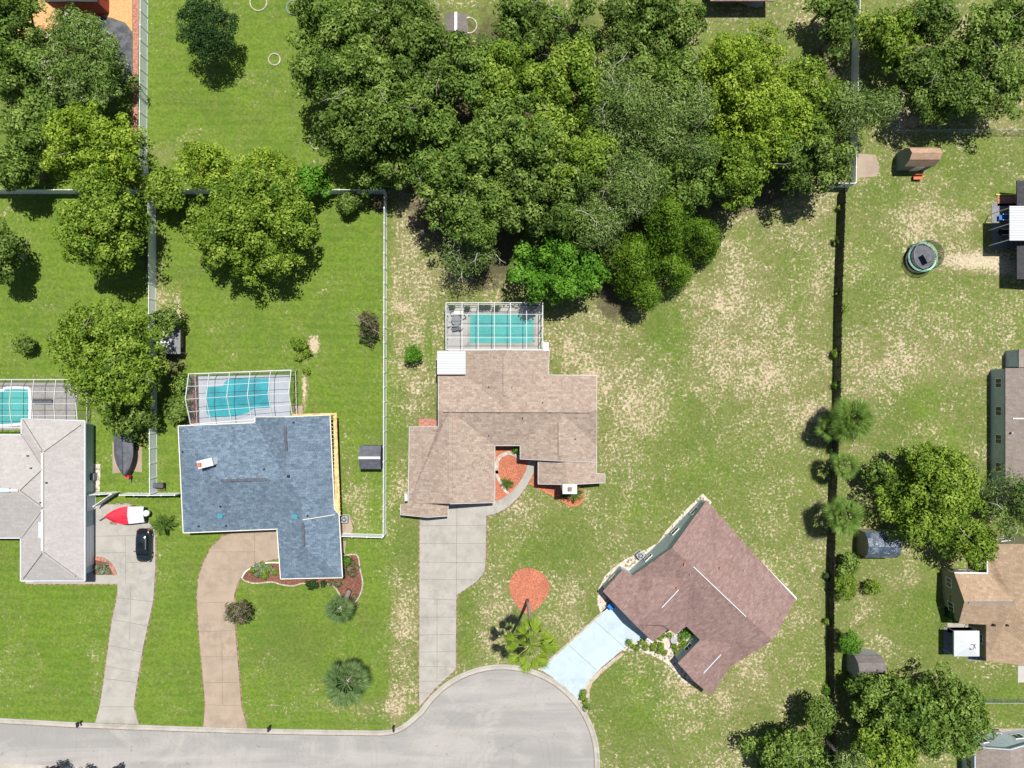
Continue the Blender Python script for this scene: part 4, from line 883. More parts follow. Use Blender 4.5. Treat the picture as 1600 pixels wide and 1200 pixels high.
# ---------------------------------------------------------------- sheds
def shed(label, x0, y0, x1, y1, eh, rh, rmat, wmat, axis='x', gambrel=False, rz=0, knee=0.62, ridge_cap=None, tarp=False):
    # x0..y1: ground footprint in photo pixels; ridge along axis
    a = W(x0, y0); c = W(x1, y1); cx_, cy_ = (a[0] + c[0]) / 2, (a[1] + c[1]) / 2; w, d = abs(c[0] - a[0]), abs(c[1] - a[1])
    root = thing('garden_shed', label, 'shed', (cx_, cy_, 0), rz, world_parts=False)
    if axis == 'y': w, d = d, w
    T = (lambda x, y, z: (x, y, z)) if axis == 'x' else (lambda x, y, z: (-y, x, z))
    hw = d / 2; sec = [(-hw, eh), (-hw * knee, eh + (rh - eh) * .68), (0, rh), (hw * knee, eh + (rh - eh) * .68), (hw, eh)] if gambrel else [(-hw, eh), (0, rh), (hw, eh)]
    n = len(sec); o = 0.08
    b = MB(); vs = []
    for x in (-w / 2, w / 2): vs += [T(x, -hw, 0), *[T(x, y, z - .04) for y, z in sec], T(x, hw, 0)]
    m = n + 2; b.add(vs, [tuple(reversed(range(m))), tuple(range(m, 2 * m))] + [(i, i + 1, m + i + 1, m + i) for i in range(m - 1)]); b.build('wall', wmat, root)
    b = MB(); vs = []; ext = [(y * (1 + (o / hw if abs(y) == hw else 0)), z - (0.04 if abs(y) == hw else 0)) for y, z in sec]
    for x in (-w / 2 - o, w / 2 + o): vs += [T(x, y, z + .05) for y, z in ext] + [T(x, y, z - .01) for y, z in reversed(ext)]
    m = 2 * n; b.add(vs, [tuple(reversed(range(m))), tuple(range(m, 2 * m))] + [(i, (i + 1) % m, m + (i + 1) % m, m + i) for i in range(m)]); b.build('roof', rmat, root)
    if ridge_cap: MB().bar(T(-w / 2 - o, 0, rh + .07), T(w / 2 + o, 0, rh + .07), 0.30, 0.05).build('ridge_cap', ridge_cap, root)
    q = T(w * 0.1, -hw - 0.03, 0.92); q2 = (1.1, 0.05, 1.8) if axis == 'x' else (0.05, 1.1, 1.8)
    dr = MB().box(q, q2).build('door', M['white'] if not tarp else wmat, root); MB().box((q[0] + .0, q[1] - .04, 1.0) if axis == 'x' else (q[0] - .04, q[1], 1.0), (0.06, 0.05, 0.2)).build('handle', M['grey'], dr)
    return root
shed('small charcoal garden shed with white ridge against the long white fence', 568, 695, 599, 729, 1.9, 2.35, M['darkgrey'], M['darkgrey'], 'x', ridge_cap=M['cloth_white'])
shed('barn roofed shed with tan shingles and grey green walls below chain link fence', 1400, 240, 1444, 267, 2.0, 3.5, M['shed_tan'], M['shed_wall'], 'x', True)
shed('shed with shiny blue tarpaulin roof under the big olive oak', 1338, 826, 1386, 864, 2.1, 3.1, M['tarp_blue'], M['khaki'], 'x', True, tarp=True)
shed('grey roofed barn style shed beside the black fence near the bottom', 1322, 1014, 1361, 1046, 2.2, 3.4, M['shed_grey'], M['grey'], 'x', True)
shed('small grey roofed shed almost hidden in a clearing at the top of the woods', 700, 38, 730, 64, 2.2, 2.6, M['shed_grey'], M['white'], 'y', ridge_cap=M['white'])
# pergola like store under the left oak
def lean_store():
    p = W(262, 535); root = thing('storage_lean_to', 'grey sheet roofed lean-to half hidden under the left back oak', 'lean-to', p)
    for x0, x1, z, mt in ((250, 268.5, 2.0, 'grey'), (269.5, 282, 1.95, 'midgrey')):
        a = W(x0, 512, z); c = W(x1, 553, z); MB().box(((a[0] + c[0]) / 2, (a[1] + c[1]) / 2, z), (c[0] - a[0], a[1] - c[1], 0.07)).build('roof_sheet', M[mt], root)
    a = W(240, 534.5, 2.12); c = W(268, 534.5, 2.12); MB().bar(a, c, 0.22, 0.12).build('roof_beam', M['white'], root)
    for x, y in ((251, 514), (251, 551), (281, 514), (281, 551)):
        q = W(x, y, 1.9); MB().box((q[0], q[1], .95), (0.09, 0.09, 1.86)).build('post', M['wood'], root)
    a = W(276, 530, .6); MB().box((a[0], a[1], .6), (1.2, 2.2, 1.15)).build('cupboard', M['wood'], root)
lean_store()
o = MB().box((0, 0, 0.25), (0.7, 1.1, 0.5)).build('storage_box', M['cream'], loc=W(285, 536)); bevel(o, .03); tag(o, 'pale box on the ground beside the grey lean-to', 'box')
# ---------------------------------------------------------------- canopy tent
def canopy():
    p = W(1490, 994); root = thing('canopy_tent', 'square white peaked canopy tent beside the tan roofed house', 'canopy', p, world_parts=False)
    w = 1.53; h = 2.45
    MB().add([(-w, -w, h), (w, -w, h), (w, w, h), (-w, w, h), (0, 0, h + .75)], [(0, 1, 4), (1, 2, 4), (2, 3, 4), (3, 0, 4)]).build('canvas_top', M['cloth_white'], root)
    v = MB()
    for a, c in (((-w, -w), (w, -w)), ((w, -w), (w, w)), ((w, w), (-w, w)), ((-w, w), (-w, -w))): v.bar((*a, h - .1), (*c, h - .1), 0.02, 0.22)
    v.build('valance', M['cloth_white'], root)
    for x in (-w, w):
        for y in (-w, w): MB().box((x * .97, y * .97, h / 2 - .06), (0.05, 0.05, h - .12)).build('leg', M['grey'], root)
    # dark printed emblem strokes near the peak on the right slope
    e = MB()
    zf = lambda x, y: h + .75 * (1 - max(abs(x), abs(y)) / w) + .04
    for x0, y0, x1, y1 in ((.05, .12, .05, -.42), (.05, .12, .3, .12), (.05, -.42, .3, -.42), (.38, .12, .75, -.38), (.38, -.40, .72, .12)):
        s = 1.15; e.bar((x0 * s - .05, y0 * s, zf(x0 * s - .05, y0 * s)), (x1 * s - .05, y1 * s, zf(x1 * s - .05, y1 * s)), 0.10, 0.02)
    e.build('emblem', M['darkgrey'], root)
canopy()
# ---------------------------------------------------------------- trampoline
def trampoline():
    root = thing('trampoline', 'round trampoline with black net and mint green padding on the patchy right lawn', 'trampoline', W(1436, 403), world_parts=False)
    r = 1.85
    MB().lathe([(0, .78), (r * .80, .78), (r * .80, .80), (0, .80)], n=32).build('jumping_mat', M['darkgrey'], root)
    b = MB()
    for k in range(32):
        a0, a1 = 2 * math.pi * k / 32, 2 * math.pi * (k + 1) / 32
        vs = [(rr * math.cos(a), rr * math.sin(a), .84) for a in (a0, a1) for rr in (r * .88, r)]; b.add(vs, [(0, 1, 3, 2)])
    b.build('edge_pad', M['mint'], root)
    b = MB(); b.tube([(r * math.cos(a), r * math.sin(a), .80) for a in np.linspace(0, 2 * math.pi, 33)], 0.03, 6, False); b.build('frame', M['grey'], root)
    b = MB()
    for k in range(32):
        a0, a1 = 2 * math.pi * k / 32, 2 * math.pi * (k + 1) / 32
        b.add([(r * math.cos(a0), r * math.sin(a0), .84), (r * math.cos(a1), r * math.sin(a1), .84), (r * math.cos(a1), r * math.sin(a1), 2.1), (r * math.cos(a0), r * math.sin(a0), 2.1)], [(0, 1, 2, 3)])
    b.build('safety_net', M['net'], root)
    b = MB(); b.tube([(r * math.cos(a), r * math.sin(a), 2.1) for a in np.linspace(0, 2 * math.pi, 33)], 0.02, 6, False); b.build('top_ring', M['grey'], root)
    b = MB(); b.lathe([(0, .05), (r, .05), (r, .08), (0, .08)], n=32); b.build('ground_cloth', M['dark'], root)
    for k in range(6):
        a = 2 * math.pi * k / 6 + .2; MB().tube([(1.06 * r * math.cos(a), 1.06 * r * math.sin(a), 0), (1.03 * r * math.cos(a), 1.03 * r * math.sin(a), 2.15)], 0.03, 6).build('net_pole', M['dark'], root)
    MB().box((0.35, -.05, 1.6), (1.3, 1.2, 0.06), .5).build('hanging_shade', M['darkgrey'], root)
    MB().tube([(r, 0, .8), (r + .9, -.05, .15)], .04, 6).build('ladder', M['dark'], root)
trampoline()
# ---------------------------------------------------------------- car
def loft(sections, name, mat, root, cap=True):
    b = MB(); n = len(sections[0])
    for s in sections: b.v += s
    for i in range(len(sections) - 1):
        for k in range(n):
            a = i * n + k; c = i * n + (k + 1) % n; b.f.append((a, c, c + n, a + n))
    b.f.append(tuple(reversed(range(n)))); e = (len(sections) - 1) * n; b.f.append(tuple(e + k for k in range(n)))
    return b.build(name, mat, root, smooth=True)
def car():
    root = thing('parked_car', 'small black hatchback parked on the concrete drive below the red boat', 'car', W(229.5, 850), R(-1), world_parts=False)
    def sec(y, hw, z0, z1, r=.12):
        return [(-hw + .06, y, z0), (hw - .06, y, z0), (hw, y, z0 + .15), (hw, y, z1 - r), (hw - r, y, z1), (-hw + r, y, z1), (-hw, y, z1 - r), (-hw, y, z0 + .15)]
    # +y is the tail (upper in the photo), -y the bonnet
    loft([sec(-2.08, .55, .35, .62), sec(-1.98, .76, .25, .74), sec(-1.6, .86, .22, .86), sec(-1.0, .885, .2, .95), sec(0, .89, .2, .98), sec(1.2, .89, .2, 1.0), sec(1.75, .86, .22, .98), sec(1.98, .78, .28, .88), sec(2.06, .62, .36, .70)], 'body', M['carpaint'], root)
    cab = loft([sec(-1.12, .72, .93, .97, .02), sec(-.45, .70, .93, 1.42, .10), sec(.2, .70, .93, 1.48, .12), sec(1.0, .69, .93, 1.45, .12), sec(1.45, .66, .93, 1.32, .10), sec(1.86, .62, .93, .98, .02)], 'cabin', M['carpaint'], root)
    q = lambda name, v, m=M['glass']: MB().add(v, [(0, 1, 2, 3), (3, 2, 1, 0)]).build(name, m, root)
    q('windscreen', [(-.60, -1.06, 1.03), (.60, -1.06, 1.03), (.55, -.50, 1.415), (-.55, -.50, 1.415)])
    q('rear_window', [(-.50, 1.80, 1.07), (.50, 1.80, 1.07), (.52, 1.50, 1.31), (-.52, 1.50, 1.31)])
    for s in (-1, 1): q('side_window', [(s * .725, -.75, 1.02), (s * .725, 1.2, 1.02), (s * .715, .95, 1.33), (s * .715, -.35, 1.33)])
    q('sunroof', [(-.36, -.25, 1.478), (.36, -.25, 1.478), (.36, .55, 1.492), (-.36, .55, 1.492)])
    for s in (-1, 1):
        MB().bar((s * .60, -.3, 1.475), (s * .60, 1.2, 1.47), .03, .04).build('roof_rail', M['grey'], root)
        MB().box((s * .98, -.72, 1.0), (.17, .10, .12)).build('wing_mirror', M['carpaint'], root)
        MB().box((s * .60, -1.95, .68), (.26, .14, .10), s * .35).build('headlight', M['cloth_white'], root)
        MB().box((s * .66, 1.96, .84), (.20, .12, .16), -s * .3).build('tail_light', M['red'], root)
        for y in (-1.28, 1.25):
            w = MB(); v = []
            w.tube([(s * .70, y, .31), (s * .90, y, .31)], .31, 18); wo_ = w.build('wheel', M['rubber'], root)
            MB().tube([(s * .88, y, .31), (s * .915, y, .31)], .18, 12).build('rim', M['grey'], wo_)
    MB().box((0, -1.5, .9), (1.3, .02, .02)).build('bonnet_line', M['dark'], root)
    MB().box((.15, 1.62, 1.02), (.35, .2, .06)).build('parcel_shelf', M['red'], root)
car()
# ---------------------------------------------------------------- boats
def hull(L, Wd, h, z0, n=14, sharp=1.0, stern=.92):
    # returns sections along x from bow (-L/2) to stern (+L/2)
    S_ = []
    for i in range(n + 1):
        t = i / n; x = -L / 2 + L * t; hw = Wd / 2 * min(1, math.sin(min(1, t * 1.9) * math.pi / 2) ** .8) * (1 - (1 - stern) * max(0, (t - .6) / .4)); hw = max(hw, .02)
        sh = h * (1 + .25 * (1 - t)); keel = z0 + .35 * (1 - t) ** 3
        S_.append([(x, 0, keel), (x, hw * .7, keel + .18), (x, hw, z0 + sh), (x, hw * .6, z0 + sh + .13), (x, 0, z0 + sh + .22), (x, -hw * .6, z0 + sh + .13), (x, -hw, z0 + sh), (x, -hw * .7, keel + .18)])
    return S_
def loft_x(secs, name, mat, root, sel=None, k0=None): 
    b = MB(); n = len(secs[0])
    for s in secs: b.v += s
    for i in range(len(secs) - 1):
        for k in range(n): a = i * n + k; c = i * n + (k + 1) % n; b.f.append((a, a + n, c + n, c))
    b.f.append(tuple(range(n))); e = (len(secs) - 1) * n; b.f.append(tuple(e + k for k in reversed(range(n))))
    return b.build(name, mat, root, smooth=False)
def boats():
    c = W(203.5, 802.5); rz = R(3)
    tr = thing('boat_trailer', 'grey trailer with tongue and jack under the red and white boat', 'trailer', (c[0], c[1], 0), rz, world_parts=False)
    for s in (-1, 1): MB().bar((-1.9, s * .05, .35), (1.9, s * .75, .38), .09, .09).build('frame_rail', M['midgrey'], tr)
    MB().tube([(-1.9, 0, .38), (-2.9, -.15, .42), (-3.7, -.6, .4)], .06, 8).build('tongue', M['midgrey'], tr)
    MB().bar((-2.55, -1.0, .12), (-1.75, -1.15, .12), .28, .05).build('jack_plate', M['wood'], tr)
    MB().tube([(-2.2, -.25, .45), (-2.15, -1.05, .15)], .04, 6).build('jack_arm', M['midgrey'], tr)
    for s in (-1, 1): MB().tube([(.5, s * .82, .28), (.5, s * 1.0, .28)], .28, 16).build('wheel', M['rubber'], tr)
    bt = thing('covered_boat', 'boat with red bow cover and white rear cover on the concrete drive', 'boat', (c[0], c[1], 0), rz, world_parts=False)
    Hs = hull(4.75, 2.08, .75, .42, 20)
    loft_x([[(x, y * .97, z - .03) for x, y, z in s] for s in Hs], 'hull', M['dark'], bt)
    top = lambda s, e=.0: [(p[0], p[1] * 1.02, p[2] + .03) for p in (s[2], s[3], s[4], s[5], s[6])] + [(s[6][0], s[6][1] * 1.02, s[6][2] - .16), (s[2][0], s[2][1] * 1.02, s[2][2] - .16)]
    loft_x([top(s) for s in Hs[:13]], 'bow_cover', M['red'], bt); wh = loft_x([top(s) for s in Hs[12:]], 'rear_cover', M['cloth_white'], bt)
    for y in (-.32, .30): MB().bar((-.1, y, 1.48), (.75, y, 1.45), .03, .03).build('cover_strap', M['dark'], bt)
    MB().lathe([(.36, -.3), (.40, 0), (.33, .18), (.15, .26)], (2.55, .1, 1.05), 14).build('motor_hood', M['white'], bt)
    for y in (-.3, .35):
        MB().bar((1.0, y, 1.445), (1.75, y, 1.41), .02, .02).build('batten', M['grey'], bt)
    tag(MB().lathe([(.5, 0), (.52, .5), (.4, .62), (.1, .66)], n=7).build('covered_item', M['darkgrey'], loc=(c[0] - 2.05, c[1] + 1.0, 0.06)), 'dark covered lump on the drive left of the red boat', 'covered item')
    c2 = W(204, 706)
    bt = thing('covered_boat', 'boat under a black cover on the grass beside the white fence', 'boat', (c2[0], c2[1], 0), R(93), world_parts=False)
    Hs = hull(5.6, 2.3, .9, .5, 20, stern=.95)
    loft_x([[(x, y * .97, z - .03) for x, y, z in s] for s in Hs], 'hull', M['brickred'], bt)
    loft_x([top(s) for s in Hs], 'cover', M['darkgrey'], bt)
    MB().bar((-2.6, 0, 1.9), (2.6, 0, 1.65), .05, .05).build('ridge_seam', M['dark'], bt)
    tr = thing('boat_trailer', 'trailer with red winch post under the black covered boat', 'trailer', (c2[0], c2[1], 0), R(93), world_parts=False)
    for s in (-1, 1): MB().bar((-2.2, s * .05, .38), (2.2, s * .8, .4), .1, .1).build('frame_rail', M['midgrey'], tr)
    MB().box((-3.0, .0, .8), (.35, .45, .5)).build('winch_post', M['red'], tr)
    MB().bar((-2.2, 0, .4), (-3.7, 0, .4), .1, .1).build('tongue', M['midgrey'], tr)
    for s in (-1, 1): MB().tube([(.5, s * .9, .3), (.5, s * 1.1, .3)], .3, 16).build('wheel', M['rubber'], tr)
boats()
# ---------------------------------------------------------------- small things
def ac_unit(label, px, py, rz=0, m='grey'):
    root = thing('air_conditioner', label, 'air conditioner', W(px, py), rz, group='outdoor air conditioning units', world_parts=False)
    bevel(MB().box((0, 0, .42), (.85, .85, .76)).build('case', M[m], root), .06)
    MB().lathe([(.33, 0), (.33, .03), (0, .04)], (0, 0, .79), 18).build('fan_grille', M['dark'], root)
    f = MB()
    for k in range(4): a = k * math.pi / 4; f.bar((-.34 * math.cos(a), -.34 * math.sin(a), .845), (.34 * math.cos(a), .34 * math.sin(a), .845), .03, .02)
    f.build('guard', M['cloth_white'], root); MB().box((0, 0, .02), (1.0, 1.0, .06)).build('pad', M['conc'], root)
ac_unit('air conditioner unit between the blue roof and the short white fence', 540, 810)
ac_unit('air conditioner unit on white gravel beside the diagonal brown roofed house', 999, 866, R(40))
ac_unit('air conditioner unit on the patio of the bottom right house', 1554, 1145)
ac_unit('air conditioner unit against the wall of the white tiled house', 147, 744, 0, 'midgrey')
def mailbox(label, px, py, rz):
    root = thing('mailbox', label, 'mailbox', W(px, py), rz, group='kerbside mailboxes', world_parts=False)
    MB().box((0, 0, .5), (.11, .11, 1.0)).build('post', M['dark'], root)
    b = MB(); b.add([(x, y, z) for x in (-.28, .28) for y, z in ((-.11, 1.0), (.11, 1.0), (.11, 1.15), (0, 1.26), (-.11, 1.15))], [(4, 3, 2, 1, 0), (5, 6, 7, 8, 9), (0, 1, 6, 5), (1, 2, 7, 6), (2, 3, 8, 7), (3, 4, 9, 8), (4, 0, 5, 9)]); b.build('box', M['dark'], root)
    MB().box((.1, -.13, 1.15), (.03, .02, .2)).build('flag', M['red'], root)
    MB().bar((-.3, 0, .8), (.3, 0, .8), .07, .07).build('arm', M['dark'], root)
mailbox('black mailbox on the kerb beside the leftmost concrete driveway', 129, 1126, R(-80))
mailbox('black mailbox on the kerb right of the curved tan driveway', 424, 1133, R(-85))
mailbox('black mailbox where the straight kerb bends into the circle', 617, 1133, R(-80))
def grill(label, px, py, rz=0):
    root = thing('gas_grill', label, 'grill', W(px, py), rz, world_parts=False)
    bevel(MB().box((0, .1, .95), (1.5, .6, .35)).build('hood', M['darkgrey'], root), .1)
    MB().box((0, .05, .45), (1.2, .55, .7)).build('cabinet', M['dark'], root)
    for k in (-.12, .05, .22): MB().bar((-.6, -.4 + k, .42), (.6, -.4 + k, .42), .07, .04).build('shelf_slat', M['wood'], root)
    MB().bar((.62, .2, .5), (.62, -.55, .5), .08, .1).build('side_rail', M['wood'], root)
grill('black hooded grill on a wooden cart in the corner of white fences', 252, 758)
def lounge(label, px, py, rz, m='blue', z=.05):
    root = thing('lounge_chair', label, 'chair', (*W(px, py)[:2], z), rz, group='lounge chairs under the white patio roof', world_parts=False)
    MB().box((0, 0, .34), (1.2, .62, .06)).build('seat', M[m], root); MB().add([(.55, -.31, .36), (.55, .31, .36), (1.0, .31, .9), (1.0, -.31, .9), (.60, -.31, .34), (.60, .31, .34), (1.05, .31, .88), (1.05, -.31, .88)], [(0, 1, 2, 3), (7, 6, 5, 4), (0, 4, 5, 1), (1, 5, 6, 2), (2, 6, 7, 3), (3, 7, 4, 0)]).build('backrest', M[m], root)
    for x in (-.5, .5):
        for y in (-.27, .27): MB().box((x, y, .16), (.05, .05, .32)).build('leg', M['white'], root)
    for y in (-.35, .35): MB().bar((-.3, y, .58), (.55, y, .58), .06, .04).build('armrest', M['white'], root)
lounge('upper pale framed blue chair beside the white patio roof on the right', 1565, 341, 0)
lounge('lower pale framed dark chair beside the white patio roof on the right', 1564, 364, 0, 'dark')
o = tag(MB().lathe([(.42, 0), (.46, .5), (.38, .62), (.2, .7), (.02, .72)], n=14).build('kettle_grill', M['red'], loc=W(1556, 325)), 'red kettle grill above the white patio roof at right', 'grill')
o = tag(MB().lathe([(.35, 0), (.4, .85), (.42, .9), (.1, .98)], n=12).build('rubbish_bin', M['dark'], loc=W(1557, 317)), 'black round bin touching the red kettle grill', 'bin')
o = tag(MB().bar((*W(1555, 304.5)[:2], .12), (*W(1586, 304.5)[:2], .12), .12, .1).build('yellow_pole', M['yellow'], loc=(0, 0, 0)), 'thin pale yellow pole lying on the lawn above the right patio', 'pole')
o = tag(MB().lathe([(.45, 0), (.5, .6), (.46, .9), (.15, .98)], n=14).build('rubbish_bin', M['dark'], loc=W(1585, 430)), 'black barrel at the end of the sandy track by the dark building', 'bin')
def bench(name, label, px, py, rz, L, m, cat='bench', z=.05, group=None):
    root = thing(name, label, cat, (*W(px, py)[:2], z), rz, group, world_parts=False)
    MB().box((0, 0, .44), (L, .5, .06)).build('seat', M[m], root); MB().box((0, .27, .68), (L, .05, .42)).build('backrest', M[m], root)
    for s in (-1, 1): MB().box((s * (L / 2 - .1), 0, .2), (.07, .45, .4)).build('leg', M['dark'], root)
bench('garden_bench', 'dark grey bench on the paver deck beside the leftmost pool', 70, 627, 0, 2.4, 'darkgrey')
bench('garden_bench', 'small orange and white bench below the tan barn roofed shed', 1431, 279, 0, 1.1, 'orange', z=0)
def table_set(label, px, py):
    root = thing('patio_table', label, 'table', (*W(px, py)[:2], .05), 0, world_parts=False)
    MB().lathe([(.65, .70), (.65, .74), (0, .74)], n=20).build('table_top', M['midgrey'], root); MB().tube([(0, 0, 0), (0, 0, .7)], .05, 8).build('leg', M['dark'], root)
    for k in range(4):
        a = k * math.pi / 2 + .5; x, y = px + 12.5 * math.cos(a), py - 12.5 * math.sin(a)
        c = thing('patio_chair', 'grey mesh patio chair at the table in the flat topped pool cage', 'chair', (*W(x, y)[:2], .05), a - math.pi / 2, 'patio chairs round the caged table', world_parts=False)
        MB().box((0, 0, .42), (.5, .5, .04)).build('seat', M['grey'], c); MB().box((0, .25, .68), (.5, .04, .5)).build('backrest', M['grey'], c)
        for sx in (-.22, .22):
            for sy in (-.22, .22): MB().box((sx, sy, .2), (.04, .04, .4)).build('leg', M['dark'], c)
table_set('round grey patio table at the left end of the flat topped pool cage', 714, 501)
bench('pool_lounger', 'dark lounger below the table in the flat topped pool cage', 713, 514, R(10), 1.0, 'darkgrey', 'lounger')
bench('pool_lounger', 'pale lounger at the top left of the flat topped pool cage', 717, 489, R(180), 1.2, 'cream', 'lounger')
def pot(label, px, py, r, h, m, z=.05, name='plant_pot', cat='pot', group=None):
    o = MB().lathe([(r * .7, 0), (r, h), (r * .85, h), (r * .8, h * .8), (0.01, h * .8)], n=14).build(name, M[m], loc=(*W(px, py)[:2], z)); return tag(o, label, cat, group)
pot('terracotta saucer pot highest of those in the red mulch nook', 799.5, 721, .22, .3, 'orange')
pot('white rimmed stone pot in the middle of the red mulch nook', 807, 731, .33, .35, 'cream')
pot('dark stone pot left of the white rimmed pot in red mulch', 796, 734, .25, .3, 'wood')
pot('small terracotta pot near path side of the red mulch nook', 818, 734, .15, .25, 'orange')
tag(MB().lathe([(.35, 0), (.5, .5), (.52, .75), (.3, .8), (0.05, .7)], n=6).build('water_tub', M['teal'], loc=W(176.5, 726)), 'teal plastic tub on the grass left of the black covered boat', 'tub')
tag(MB().box((0, 0, .35), (1.5, .95, .7)).build('utility_table', M['midgrey'], loc=W(152, 689)), 'grey two panel cabinet against the white tiled house under a tree', 'cabinet')
tag(bevel(MB().box((0, 0, .3), (.45, .95, .5)).build('storage_box', M['cream'], loc=W(143, 780)), .04) and bpy.data.objects[-1] if False else bpy.data.objects['utility_table'], 'grey two panel cabinet against the white tiled house under a tree', 'cabinet')
o = MB().box((0, 0, .3), (.45, .95, .5)).build('storage_box', M['cream'], loc=W(143, 780)); bevel(o, .04); tag(o, 'cream box inside the small white screen fence', 'box')
tag(MB().lathe([(.25, 0), (.3, .5), (.22, .7), (.05, .75)], n=10).build('kettle_grill', M['dark'], loc=W(146, 756)), 'small black kettle grill on the gravel beside the white tiled house', 'grill')
def wheelie(label, px, py, rz, m):
    root = thing('wheeled_bin', label, 'bin', W(px, py), rz, world_parts=False)
    b = MB(); b.add([(-.22, -.22, .05), (.22, -.22, .05), (.22, .25, .05), (-.22, .25, .05), (-.29, -.3, .98), (.29, -.3, .98), (.29, .36, .98), (-.29, .36, .98)], [(3, 2, 1, 0), (4, 5, 6, 7), (0, 1, 5, 4), (1, 2, 6, 5), (2, 3, 7, 6), (3, 0, 4, 7)]); b.build('body', M[m], root)
    MB().box((0, .02, 1.02), (.64, .72, .07)).build('lid', M[m], root); MB().bar((-.28, .42, .98), (.28, .42, .98), .05, .05).build('handle', M['dark'], root)
    for s in (-1, 1): MB().tube([(s * .24, .32, .12), (s * .3, .32, .12)], .12, 10).build('wheel', M['rubber'], root)
wheelie('bright blue wheeled bin at the garage corner of the brown roofed house', 953, 944, R(45), 'blue')
wheelie('white bin behind the grey roofed shed at the bottom right', 1332, 1064, .2, 'cloth_white')
wheelie('navy blue bin behind the grey roofed shed at the bottom right', 1342, 1060, .1, 'blue')
o = MB().box((0, 0, .55), (.35, 1.5, 1.0)).build('equipment_box', M['white'], loc=W(599, 815)); tag(bevel(o, .04), 'white box against the inside of the long side fence', 'box') if False else tag(o, 'white box against the inside of the long side fence', 'box')
def garden_pole():
    root = thing('garden_ornament', 'thin garden pole with round grey disc on white pebbles', 'ornament', (*W(1045, 1014)[:2], .05), world_parts=False)
    MB().tube([(0, 0, 0), (.5, 1.1, .35)], .035, 8).build('pole', M['midgrey'], root); MB().lathe([(.42, .30), (.44, .38), (0, .42)], (.55, 1.25, 0), 20).build('disc', M['grey'], root)
    MB().tube([(.55, 1.25, 0), (.55, 1.25, .3)], .08, 8).build('stem', M['grey'], root)
garden_pole()
tag(MB().lathe([(.3, 0), (.34, .1), (.1, .16)], n=9).build('garden_rock', M['midgrey'], loc=(*W(996, 1002)[:2], .05)), 'dark rock among small shrubs near the pale driveway', 'rock')
rr = random.Random(8)
for i, (x, y) in enumerate([(1512, 337), (1507, 345), (1516, 349), (1509, 352), (1519, 324)]):
    w = MB().lathe([(.25 + rr.random() * .2, 0), (.3, .15), (.1, .3)], n=6).build('debris_piece', M['dark' if i in (0, 4) else 'cream'], loc=W(x, y)); tag(w, 'broken piece in the small debris heap on the right lawn', 'debris', 'pieces of the small debris heap')
def patio_clutter(label, px, py, rz, m, L):
    tag(MB().bar((-L / 2 * math.cos(rz), -L / 2 * math.sin(rz), .3), (L / 2 * math.cos(rz), L / 2 * math.sin(rz), .3), .35, .5).build('folded_chair', M[m], loc=(*W(px, py)[:2], .05)), label, 'folded chair')
patio_clutter('mint folded chair on the bottom right patio', 1583, 1148, -.6, 'mint', 1.2)
patio_clutter('white folded chair at the edge of the bottom right patio', 1596, 1150, -.6, 'white', 1.2)
patio_clutter('brown folded chair between air conditioner and mint chair', 1571, 1147, -.3, 'wood', 1.0)
# ---------------------------------------------------------------- vegetation
KIND = {  # leaf material, leaf length, leaf width, puff radius range, leaves per m2, up bias, bark
 'oak': ('oak', .42, .22, (.55, 1.15), 18, .35, 'bark'), 'oakdark': ('oakdark', .42, .22, (.55, 1.15), 18, .35, 'bark'),
 'olive': ('olive', .38, .23, (.55, 1.1), 19, .35, 'bark'), 'yellow': ('yellow', .32, .21, (.5, .95), 20, .4, 'bark'),
 'grey': ('grey', .42, .11, (.6, 1.5), 18, .2, 'bark_pale'), 'bright': ('bright', .36, .24, (.55, 1.0), 18, .45, 'bark'),
 'conifer': ('conifer', .40, .11, (.45, .9), 24, .4, 'bark'), 'dense': ('dense', .26, .16, (.5, .8), 26, .3, 'bark'),
 'myrtle': ('myrtle', .45, .13, (.5, 1.0), 20, .4, 'bark'), 'brownish': ('brownish', .30, .10, (.25, .45), 30, .2, 'bark'),
 'citrus': ('bright', .22, .14, (.3, .5), 34, .3, 'bark'), 'bush': ('olive', .18, .11, (.22, .35), 50, .3, 'bark'), 'darkbush': ('dense', .18, .11, (.22, .35), 50, .3, 'bark'),
 'purple': ('purple', .28, .12, (.3, .5), 30, .3, 'bark'), 'silver': ('silver', .2, .1, (.15, .25), 60, .3, 'bark'), 'dead': ('grey', .32, .09, (.5, .9), 9, .2, 'bark_pale'),
}
def leaf_quads(rng, P, Nn, ln, wd):
    n = len(P); Nn = Nn / np.linalg.norm(Nn, axis=1, keepdims=True)
    r = rng.normal(size=(n, 3)); t = r - Nn * (r * Nn).sum(1, keepdims=True); t /= np.linalg.norm(t, axis=1, keepdims=True) + 1e-9
    b = np.cross(Nn, t); L = ln * rng.uniform(.6, 1.3, (n, 1)) / 2; Wd = wd * rng.uniform(.6, 1.3, (n, 1)) / 2
    v = np.stack([P - t * L, P - b * Wd + t * L * .1 + Nn * .02, P + t * L - Nn * L * .25, P + b * Wd + t * L * .1 + Nn * .02], 1)
    return v.reshape(-1, 3), np.arange(4 * n).reshape(n, 4)
